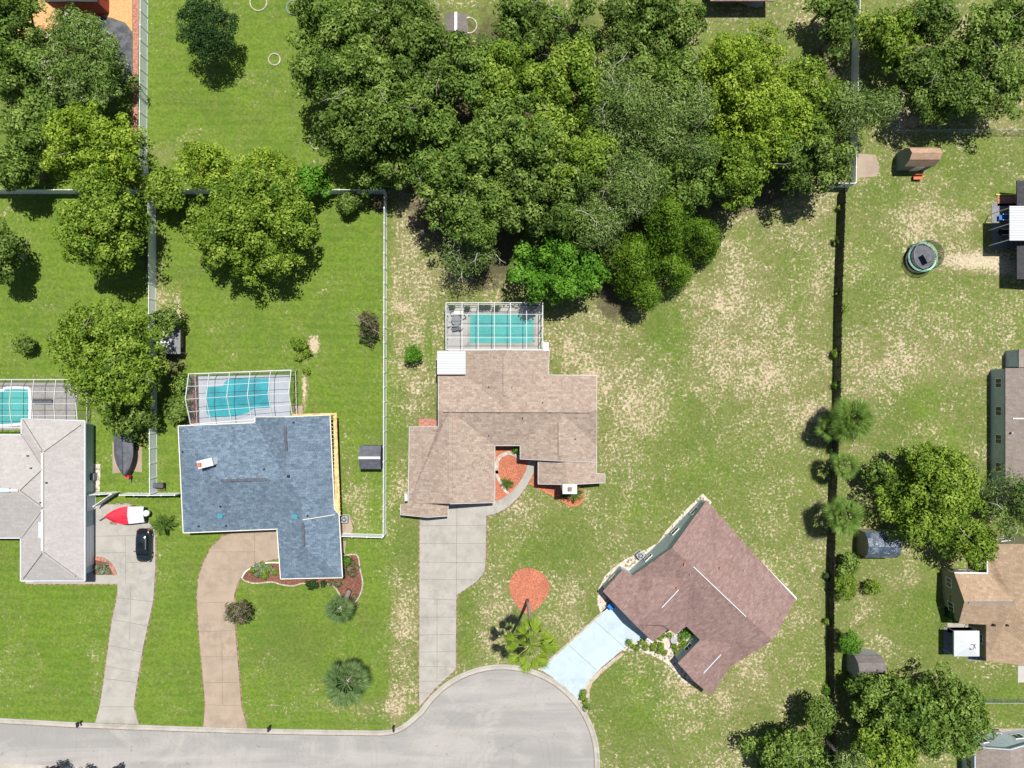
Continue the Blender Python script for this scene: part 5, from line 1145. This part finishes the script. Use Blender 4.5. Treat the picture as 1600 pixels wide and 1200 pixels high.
def crown_mesh(rng, rx, ry, h, kind, z_lo=None, puffs=None):
    leaf, ln, wd, (r0, r1), dens, up, bark = KIND[kind]
    rz = min(h * .42, (rx + ry) * .5 * .85); zc = h - rz
    if puffs is None:
        sc = 1.0; area = math.pi * rx * ry; rp = (r0 + r1) / 2; n = int(max(6, 1.75 * area / (rp * rp * 1.75)))
        ph = rng.uniform(0, 6.28, 6); C = []
        # main limbs end in sub-crowns so the outline is lobed
        lobes = []
        nl = max(3, int(area / 14)) if rx > 2.2 else 3
        for i in range(nl):
            a = rng.uniform(0, 6.28); q = math.sqrt(rng.uniform(0.02, 1)) * .72
            lobes.append((math.cos(a) * q * rx, math.sin(a) * q * ry, rng.uniform(.20, .38)))
        for i in range(n * 3):
            if len(C) >= n: break
            lb = lobes[rng.integers(nl)] if rng.random() < .75 and kind not in ('dense', 'citrus', 'bush', 'darkbush') else None
            if lb:
                a = rng.uniform(0, 6.28); q = math.sqrt(rng.uniform(0, 1)) * lb[2]; x = lb[0] + math.cos(a) * q * rx * 1.15; y = lb[1] + math.sin(a) * q * ry * 1.15; zb = .25
            else:
                a = rng.uniform(0, 6.28); q = math.sqrt(rng.uniform(0, 1)) * .93; x = math.cos(a) * q * rx; y = math.sin(a) * q * ry; zb = 0
            a = math.atan2(y / ry, x / rx); q = math.hypot(x / rx, y / ry)
            lim = 1.0 + .09 * math.sin(2 * a + ph[0]) + .09 * math.sin(3 * a + ph[1]) + .07 * math.sin(5 * a + ph[2])
            if kind in ('dense', 'citrus', 'bush', 'darkbush'): lim = .97
            if q > lim: continue
            z = zc + rz * math.sqrt(max(0, 1 - (q / 1.02) ** 2)) * rng.uniform(.30, 1.0) - rng.random() ** 2 * .8 * rz + zb
            if kind in ('dense', 'citrus', 'bush', 'darkbush'): z = zc + rz * math.sqrt(max(0, 1 - min(1, q) ** 2)) * rng.uniform(.8, .98) - .1 * rz
            if kind == 'conifer' : z = h * (1 - q) * .95 + rng.uniform(-.3, .3) + .6
            C.append((x, y, min(z, h - .2), rng.uniform(r0, r1) * (1.0 if q < .8 else .8)))
        C = np.array(C)
    else: C = puffs
    allv = []; allp = []; vals = []
    for (x, y, z, r) in C:
        k = int(dens * 2 * math.pi * r * r * 1.15); d = rng.normal(size=(k, 3)); d /= np.linalg.norm(d, axis=1, keepdims=True); d[:, 2] = np.where(d[:, 2] < -.25, -d[:, 2], d[:, 2])
        rad = r * rng.uniform(.62, 1.1, (k, 1)); sq = np.array([1.12, 1.12, .72]); P = np.array([x, y, z]) + d * rad * sq
        if kind in ('grey', 'conifer', 'dead', 'myrtle'): P += d * (rng.random((k, 1)) ** 3) * r * .5
        Nn = d * 1.0 + np.array([0, 0, up * .7]) + rng.normal(size=(k, 3)) * .38
        allp.append(P); vals.append(np.clip(.5 + rng.normal() * .15 + rng.normal(size=k) * .22, 0, 1)); allv.append(Nn)
    # loose inner foliage
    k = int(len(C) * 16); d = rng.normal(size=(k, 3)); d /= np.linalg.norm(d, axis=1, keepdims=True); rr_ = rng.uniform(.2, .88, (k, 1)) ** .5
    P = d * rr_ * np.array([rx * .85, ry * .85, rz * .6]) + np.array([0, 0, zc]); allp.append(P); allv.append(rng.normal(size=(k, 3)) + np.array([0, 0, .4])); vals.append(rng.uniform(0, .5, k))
    P = np.concatenate(allp); P[:, 2] = np.maximum(P[:, 2], .08); V, Q = leaf_quads(rng, P, np.concatenate(allv), ln, wd)
    return fast_mesh('foliage', V, Q, np.concatenate(vals)), C, zc
def limbs(rng, C, zc, h, rx, tr, twigs=0, bark='bark'):
    b = MB(); fork = max(.25 * h, min(zc * .55, h * .35)); b.tube([(0, 0, -.05), (.04 * h * (rng.random() - .5), .04 * h * (rng.random() - .5), fork * .5), (0, 0, fork)], [tr * 1.25, tr, tr * .85], 8)
    idx = rng.permutation(len(C))[:min(len(C), 9)]
    for i in idx:
        x, y, z, r = C[i]; m = (x * .45 + rng.normal() * .2, y * .45 + rng.normal() * .2, fork + (z - fork) * .62)
        b.tube([(0, 0, fork * .9), m, (x, y, z)], [tr * .6, tr * .35, tr * .10], 6)
    for i in range(twigs):
        x, y, z, r = C[rng.integers(len(C))]; a = rng.uniform(0, 6.28); L = rng.uniform(1.0, 2.4)
        p = Vector((x, y, z + r * .55)); q = p + Vector((math.cos(a) * L * .5, math.sin(a) * L * .5, rng.uniform(0, .35))); e = q + Vector((math.cos(a + .4) * L * .5, math.sin(a + .4) * L * .5, rng.uniform(-.2, .3)))
        b.tube([(x * .8, y * .8, z - .4), p, q, e], [.07, .05, .035, .015], 5)
        b.tube([q, q + Vector((math.cos(a - .7) * L * .4, math.sin(a - .7) * L * .4, .15))], [.03, .012], 4)
    return b
SEED = [100]
def tree(label, px, py, rx, ry, h, kind, cat='tree', group=None, name='broadleaf_tree', twigs=0, base=0.0, f=.72):
    SEED[0] += 7; rng = np.random.default_rng(SEED[0]); hc = h * f; k = S * (1 - hc / H); X, Y = (px - 800) * k, (600 - py) * k
    me, C, zc = crown_mesh(rng, rx * k, ry * k, h, kind)
    root = thing(name, label, cat, (X, Y, base), 0, group, world_parts=False)
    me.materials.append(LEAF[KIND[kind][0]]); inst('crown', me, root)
    tr = max(.03, .028 * h + .012 * rx * k); limbs(rng, C, zc, h, rx * k, tr, twigs).build('trunk', M[KIND[kind][6]], root, smooth=True)
    return root
T = tree
G1 = 'trees of the dense woods'
for a in [
 # woods, from the upper left corner of the mass to its lower right edge
 ('mid green oak at the very top left of the woods', 520, 40, 66, 52, 11, 'oak', 5), ('dark oak at the top of the woods left of the little grey shed', 620, 32, 66, 56, 11.5, 'oakdark', 5),
 ('oak with grey limbs showing inside the upper left of the woods', 505, 118, 50, 46, 10, 'oak', 8), ('tall mid green oak left of centre in the woods', 575, 130, 78, 66, 13, 'oak', 6),
 ('shaded oak in the upper middle left of the woods', 668, 105, 74, 66, 13, 'oakdark', 7), ('oak bulging over the left back lawn above the round tree ring', 560, 205, 72, 62, 11, 'oakdark', 3),
 ('rounded oak in the left heart of the woods', 640, 188, 70, 60, 13, 'oak', 4), ('oak whose lower edge shades the corner of the long white fence', 592, 262, 50, 36, 8, 'oakdark', 1),
 ('oak beneath the small grey shed clearing', 742, 120, 66, 56, 13, 'oak', 6), ('lighter oak in the lower left of the woods above pool cage', 715, 255, 78, 72, 13, 'oak', 5),
 ('oak near the lower left tip of the woods', 738, 330, 66, 52, 11, 'oak', 4), ('dark oak touching the top edge between two clearings', 830, 42, 66, 56, 10, 'oakdark', 4),
 ('olive crowned tree at the top centre of the woods', 800, 130, 62, 56, 13, 'olive', 3), ('yellow tinged tree right of the olive crown in the woods', 890, 130, 66, 62, 13.5, 'olive', 4),
 ('broad oak in the centre of the woods', 810, 220, 74, 66, 14, 'oak', 5), ('olive tree right of the broad central oak', 895, 225, 68, 64, 13, 'olive', 5),
 ('large dark glossy tree at the top edge of the woods right of centre', 1015, 38, 84, 56, 12, 'oakdark', 0), ('feathery grey green tree above the centre right of the woods', 955, 140, 52, 50, 12, 'grey', 12),
 ('oak below the large dark glossy top tree', 1040, 118, 62, 52, 12, 'oak', 3), ('grey feathery tree with bare branches in the right heart of the woods', 995, 205, 76, 58, 13, 'grey', 14),
 ('grey green oak left of the big yellow crown', 1070, 205, 56, 62, 12.5, 'grey', 8), ('mossy grey tree in the lower centre of the woods', 965, 285, 74, 52, 12, 'grey', 12),
 ('dark oak behind the bright green tree by the pool', 865, 305, 76, 62, 12, 'oakdark', 7), ('grey drooping tree right of the bright green tree', 935, 355, 50, 50, 10, 'grey', 9),
 ('largest yellow green crown of the woods, upper part', 1165, 105, 88, 72, 12.5, 'yellow', 0), ('yellow green crown just below the largest yellow one', 1178, 190, 86, 66, 12, 'yellow', 2),
 ('olive green crown at the lower right of the yellow pair', 1155, 260, 70, 50, 10.5, 'olive', 2), ('brown tinged oak at the right edge of the woods', 1265, 165, 56, 76, 10, 'olive', 3),
 ('brownish oak at the lower right corner of the woods', 1268, 245, 58, 60, 10, 'oakdark', 3), ('loose light green tree overhanging the white fence on the right', 1345, 170, 54, 48, 8.5, 'grey', 2),
 ('mid green tree in the woods below the yellow crowns', 1075, 280, 56, 50, 10, 'oak', 3), ('twiggy grey tree at the lower left tip of the woods', 728, 400, 44, 36, 8, 'dead', 16),
 ('dark oak filling the gap left of the bright green tree', 790, 310, 40, 52, 10, 'oakdark', 3), ('small light tree between two clearings at the top', 905, 15, 16, 18, 5, 'oakdark', 0), ('small bushy tree in the narrow top clearing', 918, 70, 18, 20, 5, 'oak', 0)]:
    T(a[0], a[1], a[2], a[3] * 1.1, a[4] * 1.1, a[5], a[6], group=G1, twigs=a[7], name='oak_tree' if 'oak' in a[6] else 'broadleaf_tree')
T('vivid green dense tree overlapping the corner of the flat topped pool cage', 865, 416, 80, 64, 8, 'bright', name='broadleaf_tree')
for a in [('feathery conifer leaning right at the lower edge of the woods', 1090, 372, 46, 38, 8), ('tallest feathery conifer in the lower right of the woods', 1042, 345, 52, 62, 11), ('feathery conifer beside the grey drooping tree', 990, 405, 52, 52, 9.5), ('small round conifer at the bottom tip of the woods', 1008, 460, 30, 32, 7), ('conifer in the shade above the small round one', 1050, 420, 38, 36, 7)]:
    T(a[0], *a[1:6], 'conifer', group=G1, name='conifer_tree', f=.55)
# left lots
T('oval dense dark tree alone on the left back lawn', 322, 45, 48, 52, 6.5, 'dense', name='evergreen_tree')
T('blossoming crape myrtle beside the black ground cloth', 108, 92, 92, 78, 8, 'myrtle', twigs=2)
T('dark green tree at the left edge level with the crape myrtle', 22, 90, 62, 70, 9, 'oak')
T('dark tree in the very top left corner', 18, 18, 48, 36, 9, 'oakdark')
T('dark green tree below the crape myrtle at the left edge', 38, 188, 66, 54, 8, 'oak')
T('mid green tree at the left edge above the white fence', 18, 255, 52, 42, 8, 'oak')
T('large yellow green tree over the white fence junction, upper crown', 142, 232, 88, 76, 11, 'yellow', group=None)
T('large yellow green tree below the white fence line with dappled lower edge', 165, 345, 80, 86, 11, 'olive')
T('big olive oak with grey twigs above the white tiled house', 165, 560, 98, 100, 10, 'olive', twigs=16, name='oak_tree')
T('broad rounded oak shading the lawn behind the blue roofed house', 388, 345, 104, 98, 10, 'olive', name='oak_tree', twigs=2)
T('yellow tinged tree above the left part of the middle white fence', 322, 262, 62, 38, 7, 'yellow')
T('golden topped shrubby tree on the middle white fence', 425, 262, 54, 30, 5.5, 'yellow')
T('bright green rounded shrub tree along the middle white fence', 488, 280, 38, 24, 5, 'bright')
T('small leafy tree between the fence and oak near left lawns', 258, 300, 34, 34, 6, 'olive')
T('dark tree cut by the left edge beside the upper left lawn', -6, 390, 34, 52, 7, 'oakdark')
T('small dark leaved tree over the grey lean-to', 266, 500, 24, 20, 4, 'oakdark', name='small_tree')
T('shaded bush under the lower left oak beside the fence', 272, 640, 18, 34, 2.4, 'oakdark', name='bush', cat='bush')
T('shaded tree behind the covered boat', 205, 655, 36, 26, 5, 'oakdark')
T('bush in the shade left of the peaked pool cage', 285, 595, 14, 16, 2, 'oak', name='bush', cat='bush')
T('reddish shrub in the mulch at top right corner of the fenced lawn', 588, 316, 9, 12, 1.4, 'brownish', name='bush', cat='bush')
T('sprawling shrub in the shade under the middle white fence', 545, 314, 30, 14, 2.4, 'oakdark', name='bush', cat='bush')
# right lots
T('dark oak in the top right above the chain link corner', 1470, 120, 78, 66, 8, 'oakdark', twigs=8, name='oak_tree')
T('dark oak at the right edge above the chain link fence', 1560, 140, 60, 52, 8, 'oak', twigs=5, name='oak_tree')
T('mid green oak cut by the top right corner', 1560, 48, 72, 56, 10, 'oak', twigs=5, name='oak_tree')
T('olive oak right of the white fence at the top', 1392, 48, 52, 56, 8, 'olive', twigs=6, name='oak_tree')
T('oak between two others at the top edge right side', 1462, 30, 50, 46, 9, 'oakdark', twigs=4, name='oak_tree')
T('slim dark tree left of the white fence near the top right', 1315, 50, 24, 54, 7, 'oakdark')
T('small tree at the top edge left of the right hand white fence', 1290, 8, 34, 16, 5, 'oak')
T('huge olive oak over the blue tarpaulin shed', 1462, 778, 98, 82, 8.5, 'olive', twigs=10, name='oak_tree')
T('olive oak crown at the lower right of the huge one', 1505, 850, 54, 38, 7, 'olive', twigs=4, name='oak_tree')
T('looser grey green oak at the right edge below the grey roof', 1575, 775, 48, 62, 9, 'grey', twigs=10, name='oak_tree')
T('dark small tree at the left tip of the huge olive oak', 1378, 752, 34, 30, 4.5, 'oakdark')
T('wide olive tree in the bottom right corner yard', 1458, 1122, 92, 80, 9, 'oak', twigs=6)
T('leafy tree just below the grey roofed shed by the fence', 1375, 1095, 56, 44, 6, 'oak', twigs=4)
T('tree at the bottom edge between the fence and wide olive tree', 1385, 1170, 60, 44, 8, 'olive', twigs=3)
T('grey green tree at the bottom edge left of the black fence', 1238, 1180, 72, 48, 7, 'oak', twigs=6)
T('dark tree on the left side of the black fence near the bottom', 1288, 1118, 26, 34, 5.5, 'oakdark')
T('grey tree at the bottom edge right of the black fence', 1325, 1195, 36, 32, 7, 'grey')
T('small green tree beside the black fence above the grey shed', 1328, 1003, 19, 19, 3.6, 'citrus', name='small_tree')
T('leafy shrub beside the black fence below the tarpaulin shed', 1321, 915, 17, 26, 3, 'bush', name='bush', cat='bush')
T('small shrub at the black fence beside the palm cluster', 1322, 885, 14, 14, 2.5, 'oakdark', name='bush', cat='bush')
T('round clipped bush alone on the right lawn below the tarpaulin shed', 1362, 917, 14, 12, 1.6, 'bush', name='bush', cat='bush')
T('low brown leaved tree top at the bottom edge near grey green tree', 1195, 1196, 18, 12, 4, 'brownish')
# small yard plants
T('small round citrus tree between the long white fence and pinkish house', 647, 554, 15.5, 16, 2.4, 'citrus', name='small_tree')
T('bronze leaved crape myrtle beside the long white fence', 576, 512, 19, 28, 3.2, 'brownish', name='small_tree', twigs=5)
T('bronze leaved small tree overlapping the tan driveway', 370, 957, 26, 18, 3.4, 'brownish', name='small_tree', twigs=5)
T('largest of three yellow green shrubs on the lawn behind the blue roofed house', 468, 537, 14, 10, 1.5, 'bush', name='bush', cat='bush')
T('middle sized yellow green shrub beside the sandy patch', 480, 551, 7, 7, 1.1, 'bush', name='bush', cat='bush')
T('smallest yellow green shrub left of the sandy patch', 466, 559, 6, 5, .9, 'bush', name='bush', cat='bush')
T('tiny plant beside the sandy strip near the peaked cage', 479, 580, 5, 5, .7, 'bush', name='bush', cat='bush')
T('dark shrub alone on the far left lawn', 42, 536, 13, 14, 2.2, 'oakdark', name='bush', cat='bush')
T('clipped oval bush on the edging of the brown mulch bed', 486, 913, 11, 7, 1.1, 'darkbush', name='bush', cat='bush')
T('small round bush right of the clipped oval bush', 505, 911, 5, 5, .8, 'darkbush', name='bush', cat='bush')
T('round green bush in mulch at right side of the blue roof', 541, 877, 5.5, 6, 1.0, 'citrus', name='bush', cat='bush')
T('dark purple tree top at the bottom left edge', 85, 1205, 16, 11, 3.5, 'purple', name='small_tree')
T('small purple shrub at the bottom edge', 132, 1206, 11, 8, 2.4, 'purple', name='bush', cat='bush')
T('purple shrub right of the small one at the bottom edge', 181, 1203, 8, 8, 2.4, 'purple', name='bush', cat='bush')
T('bright round bush in the dark nook of the brown roofed house', 1072, 991, 6.5, 8, 1.3, 'citrus', name='bush', cat='bush')
T('leafy plant in the corner of the red mulch entry nook', 807, 703, 4, 6, 1.0, 'citrus', name='bush', cat='bush')
T('leafy shrub beside the leaning fence palm near the mint pad', 1320, 480, 4, 7, 1.0, 'bush', name='bush', cat='bush')
rp_ = random.Random(3)
for i, (x, y, r) in enumerate([(983, 1004, 4.5), (997, 1011, 3.8), (1009, 1011, 3.6), (1031, 1016, 4.2), (1033, 1008, 3), (1066, 1002, 4.4), (1020, 1014, 2.2), (1039, 1020, 2.2), (1054, 1011, 2.4), (1066, 1011, 2.5), (1003, 1003, 3), (989, 1011, 1.8), (1023, 1005, 2), (1058, 1018, 2.6), (1035, 993, 2.2), (1031, 997, 2), (1047, 992, 2.2), (1072, 1006, 2), (911, 1082, 2.4), (909, 1089, 2.2), (914, 1096, 4.4), (916, 1105, 4.2)]):
    T('small olive tuft shrub set in the pale rock garden of the brown roofed house', x, y, r * 1.15, r * 1.15, .5 + r * .06, 'bush', name='bush', cat='bush', group='tuft shrubs in the rock garden')
for i in range(16):
    a = rp_.uniform(0, 6.28); q = math.sqrt(rp_.random()); x, y = 412 + 19 * q * math.cos(a), 893 + 10 * q * math.sin(a)
    T('leafy clump in the patch of silvery and green plants beside the tan driveway', x, y, 4.5, 4.2, .5, 'silver' if i % 3 else 'bush', name='bedding_plant', cat='plant', group='silvery and green bedding plants')
for x, y in ((545, 889), (543, 894), (552, 898), (557, 887), (528, 912), (518, 910), (554, 932), (549, 880), (535, 902)):
    T('little reddish plant dotted in the brown mulch by the blue roof', x, y, 2.4, 2.4, .35, 'brownish', name='bedding_plant', cat='plant', group='little reddish plants in brown mulch')
for x, y in ((152, 887), (160, 890), (168, 893), (156, 895), (165, 882)):
    T('flowering clump inside the quarter round brick bed', x, y, 4, 4, .4, 'silver', name='bedding_plant', cat='plant', group='clumps in the brick edged bed')
for x, y, lb in ((731, 482, 'leafy potted plant second from left at the head of the flat topped cage'), (753, 479, 'dark round potted plant left of its twin in the flat topped cage'), (762, 479, 'dark round potted plant right of its twin in the flat topped cage'), (776, 481, 'small potted plant near the pool corner in the flat topped cage'), (705, 480, 'dark clump of plants in the top left corner of the flat topped cage')):
    T(lb, x, y, 4.5, 3.8, .8, 'darkbush', name='potted_plant', cat='plant', base=.05)
for i in range(12):
    y = 330 + i * 66 + rp_.uniform(-28, 28); xf = 1311 - (y - 300) * .012 if y < 700 else 1303 - (y - 700) * .03
    T('weedy tuft growing along the foot of the long black board fence', max(1290, xf) + rp_.choice((-3.5, 2.5)), y, rp_.uniform(3, 6), rp_.uniform(3, 7), rp_.uniform(.5, 1.3), rp_.choice(('bush', 'darkbush', 'citrus')), name='weed_clump', cat='weed', group='weeds along the black fence')
def hedge():
    rng = np.random.default_rng(5); p = W(1479, 934); root = thing('hedge', 'narrow clipped hedge left of the tan roofed house', 'hedge', p, world_parts=False); C = []
    for y in np.arange(-2.3, 2.35, .42):
        for x in (-.25, .2): C.append((x, y, 1.5 + rng.uniform(-.05, .05), .34))
    me, C, z = crown_mesh(rng, .5, 2.4, 1.8, 'bush', puffs=np.array(C)); me.materials.append(LEAF['bright']); inst('crown', me, root)
    b = MB()
    for y in np.arange(-2, 2.1, .8): b.tube([(0, y, 0), (0, y, 1.3)], .05, 6)
    b.build('stem', M['bark'], root)
    # leafy sides
    core = MB().box((0, 0, .85), (.62, 4.5, 1.5)).build('inner_growth', LEAF['dense'], root)
hedge()
# ---------------------------------------------------------------- palms
def fan_frond(rng, pet, fan, nb=19, droop=.25, wide=2.4):
    b = MB(); b.bar((0, 0, 0), (pet, 0, -pet * .10), .05, .04); z0 = -pet * .10
    for k in range(nb):
        a = (k / (nb - 1) - .5) * wide * 1.25; L = fan * (1 - .25 * abs(k / (nb - 1) - .5) * 2) * rng.uniform(.88, 1.05); w = (.085 + fan * .03) * .62
        c, s = math.cos(a), math.sin(a); m = (pet + c * L * .55, s * L * .55, z0 - L * droop * .25 + .03); e = (pet + c * L, s * L, z0 - L * droop); n_ = (-s * w * .5, c * w * .5)
        b.add([(pet, 0, z0), (m[0] - n_[0], m[1] - n_[1], m[2]), e, (m[0] + n_[0], m[1] + n_[1], m[2])], [(0, 1, 2, 3)])
    return b
def feather_frond(rng, L, nb=16, wl=.22):
    b = MB(); pts = []
    for i in range(7): t = i / 6; pts.append((L * t, 0, L * (.35 * t - .5 * t * t)))
    b.tube(pts, [.03, .028, .025, .02, .016, .012, .006], 4)
    for k in range(1, nb):
        t = k / nb; x = L * t; z = L * (.35 * t - .5 * t * t); l = wl * math.sin(math.pi * (.15 + .85 * t)) + .08
        for s in (-1, 1): b.add([(x, 0, z), (x + l * .35 - .02, s * l * .5, z - .02), (x + l * .7, s * l, z - l * .3), (x + l * .5 + .05, s * l * .5, z - .02)], [(0, 1, 2, 3)])
    return b
def frond_set(kind, n=4, **kw):
    out = []
    for i in range(n):
        rng = random.Random(50 + i); b = fan_frond(rng, **kw) if kind == 'fan' else feather_frond(rng, **kw); me = b.mesh('frond')
        at = me.attributes.new('v', 'FLOAT', 'FACE'); at.data.foreach_set('value', [min(1, max(0, rng.gauss(.5, .2))) for _ in me.polygons]); out.append(me)
    return out
def palm(label, px, py, h, fronds, nf, leaf, trunk_r, seed, bx=None, scale=1.0, name='palm_tree', cat='palm tree', group=None, z=0, elev=(-.35, 1.15), old=0):
    rng = random.Random(seed); root_p = W(*bx) if bx else None; top = Vector(W(px, py, h)); base = Vector(root_p) if bx else Vector((top.x, top.y, 0)); base.z = z
    root = thing(name, label, cat, base, 0, group, world_parts=False); t = top - base
    if h > .7:
        b = MB(); nseg = 9; pts = [t * (k / nseg) + Vector((math.sin(k / nseg * 3.1) * .12, 0, 0)) for k in range(nseg + 1)]; b.tube(pts, [trunk_r * (1.35 if k == 0 else (1.0 - .15 * k / nseg)) for k in range(nseg + 1)], 10); b.build('trunk', M['bark_pale'] if h > 5 else M['bark'], root, smooth=True)
    meshes = []
    for me in fronds:
        m2 = me.copy(); m2.materials.clear(); m2.materials.append(LEAF[leaf]); meshes.append(m2)
    for k in range(nf):
        u = (k + .5) / nf; el = elev[0] + (elev[1] - elev[0]) * u ** .8; az = k * 2.39996 + rng.uniform(-.2, .2); s = scale * rng.uniform(.85, 1.1) * (1.0 if u < .75 else .8)
        inst('frond', meshes[k % len(meshes)], root, t + Vector((0, 0, rng.uniform(-.1, .1))), (rng.uniform(-.3, .3), -el, az), (s, s, s))
    if old:
        m3 = fronds[0].copy(); m3.materials.clear(); m3.materials.append(LEAF['brownish'])
        for k in range(old): inst('dead_frond', m3, root, t, (rng.uniform(-.5, .5), .9, k * 2.4), (scale * .8,) * 3)
    return root
FAN = frond_set('fan', pet=1.25, fan=1.25, wide=1.7); FANS = frond_set('fan', pet=.8, fan=1.0, nb=17, wide=1.9); FEA = frond_set('feather', L=1.3); FEAL = frond_set('feather', L=2.6, nb=30, wl=.5)
FANT = frond_set('fan', pet=1.15, fan=1.25, wide=1.15, nb=17, droop=.35)
palm('very tall slender palm leaning out of the round red mulch circle', 829, 1008, 14.6, FANT, 24, 'palmyellow', .19, 1, bx=(824, 938), scale=1.32, elev=(-.9, 1.0))
palm('short leaning palm with thick grey trunk in brown mulch', 530, 953, 5.8, FANS, 24, 'palmblue', .30, 2, bx=(545, 924), scale=1.08, elev=(-.5, 1.0))
palm('wide shaggy palm alone on the lawn above the street', 541, 1066, 5.2, FAN, 34, 'palmblue', .32, 3, scale=1.2, elev=(-.6, 1.0), old=5)
FAND = frond_set('fan', pet=.85, fan=.85, wide=2.3, nb=17, droop=.4)
palm('large round fan palm on the right of the black fence', 1328, 655, 4.6, FAND, 64, 'palm', .30, 4, scale=1.75, elev=(-.9, 1.3), old=3)
palm('small fan palm at the black fence below the large round one', 1320, 727, 4.2, FANS, 22, 'palm', .2, 5, scale=1.15)
palm('medium fan palm at the black fence above the tarpaulin shed', 1318, 807, 4.8, FANS, 32, 'palm', .26, 6, scale=1.5, elev=(-.8, 1.2))
palm('fan palm form standing in for the shadow of the large one', 1300, 668, 3.4, FANS, 16, 'palm', .2, 7, scale=1.2)  # crown set where the large palm's shadow falls, standing in for it
palm('sago palm on the grass between concrete drive and blue roofed house', 254, 818, 1.2, FEA, 17, 'palm', .18, 8, scale=1.15, name='sago_palm', cat='sago palm', elev=(-.2, 1.2))
palm('sago palm in the red mulch triangle beside the chimney', 897, 770, 1.1, FEA, 15, 'palm', .14, 9, scale=.95, name='sago_palm', cat='sago palm', elev=(-.2, 1.2))
palm('small sago palm in the red mulch entry nook', 793, 755, .8, FEA, 13, 'palm', .1, 10, scale=.7, name='sago_palm', cat='sago palm', elev=(-.1, 1.2))
palm('pale spiky plant left of the sago palm by the chimney', 881, 774, .5, FEA, 12, 'palmblue', .08, 11, scale=.5, name='sago_palm', cat='sago palm', elev=(0, 1.2))
print('objects', len(bpy.data.objects), 'polys', sum(len(m.polygons) for m in bpy.data.meshes))
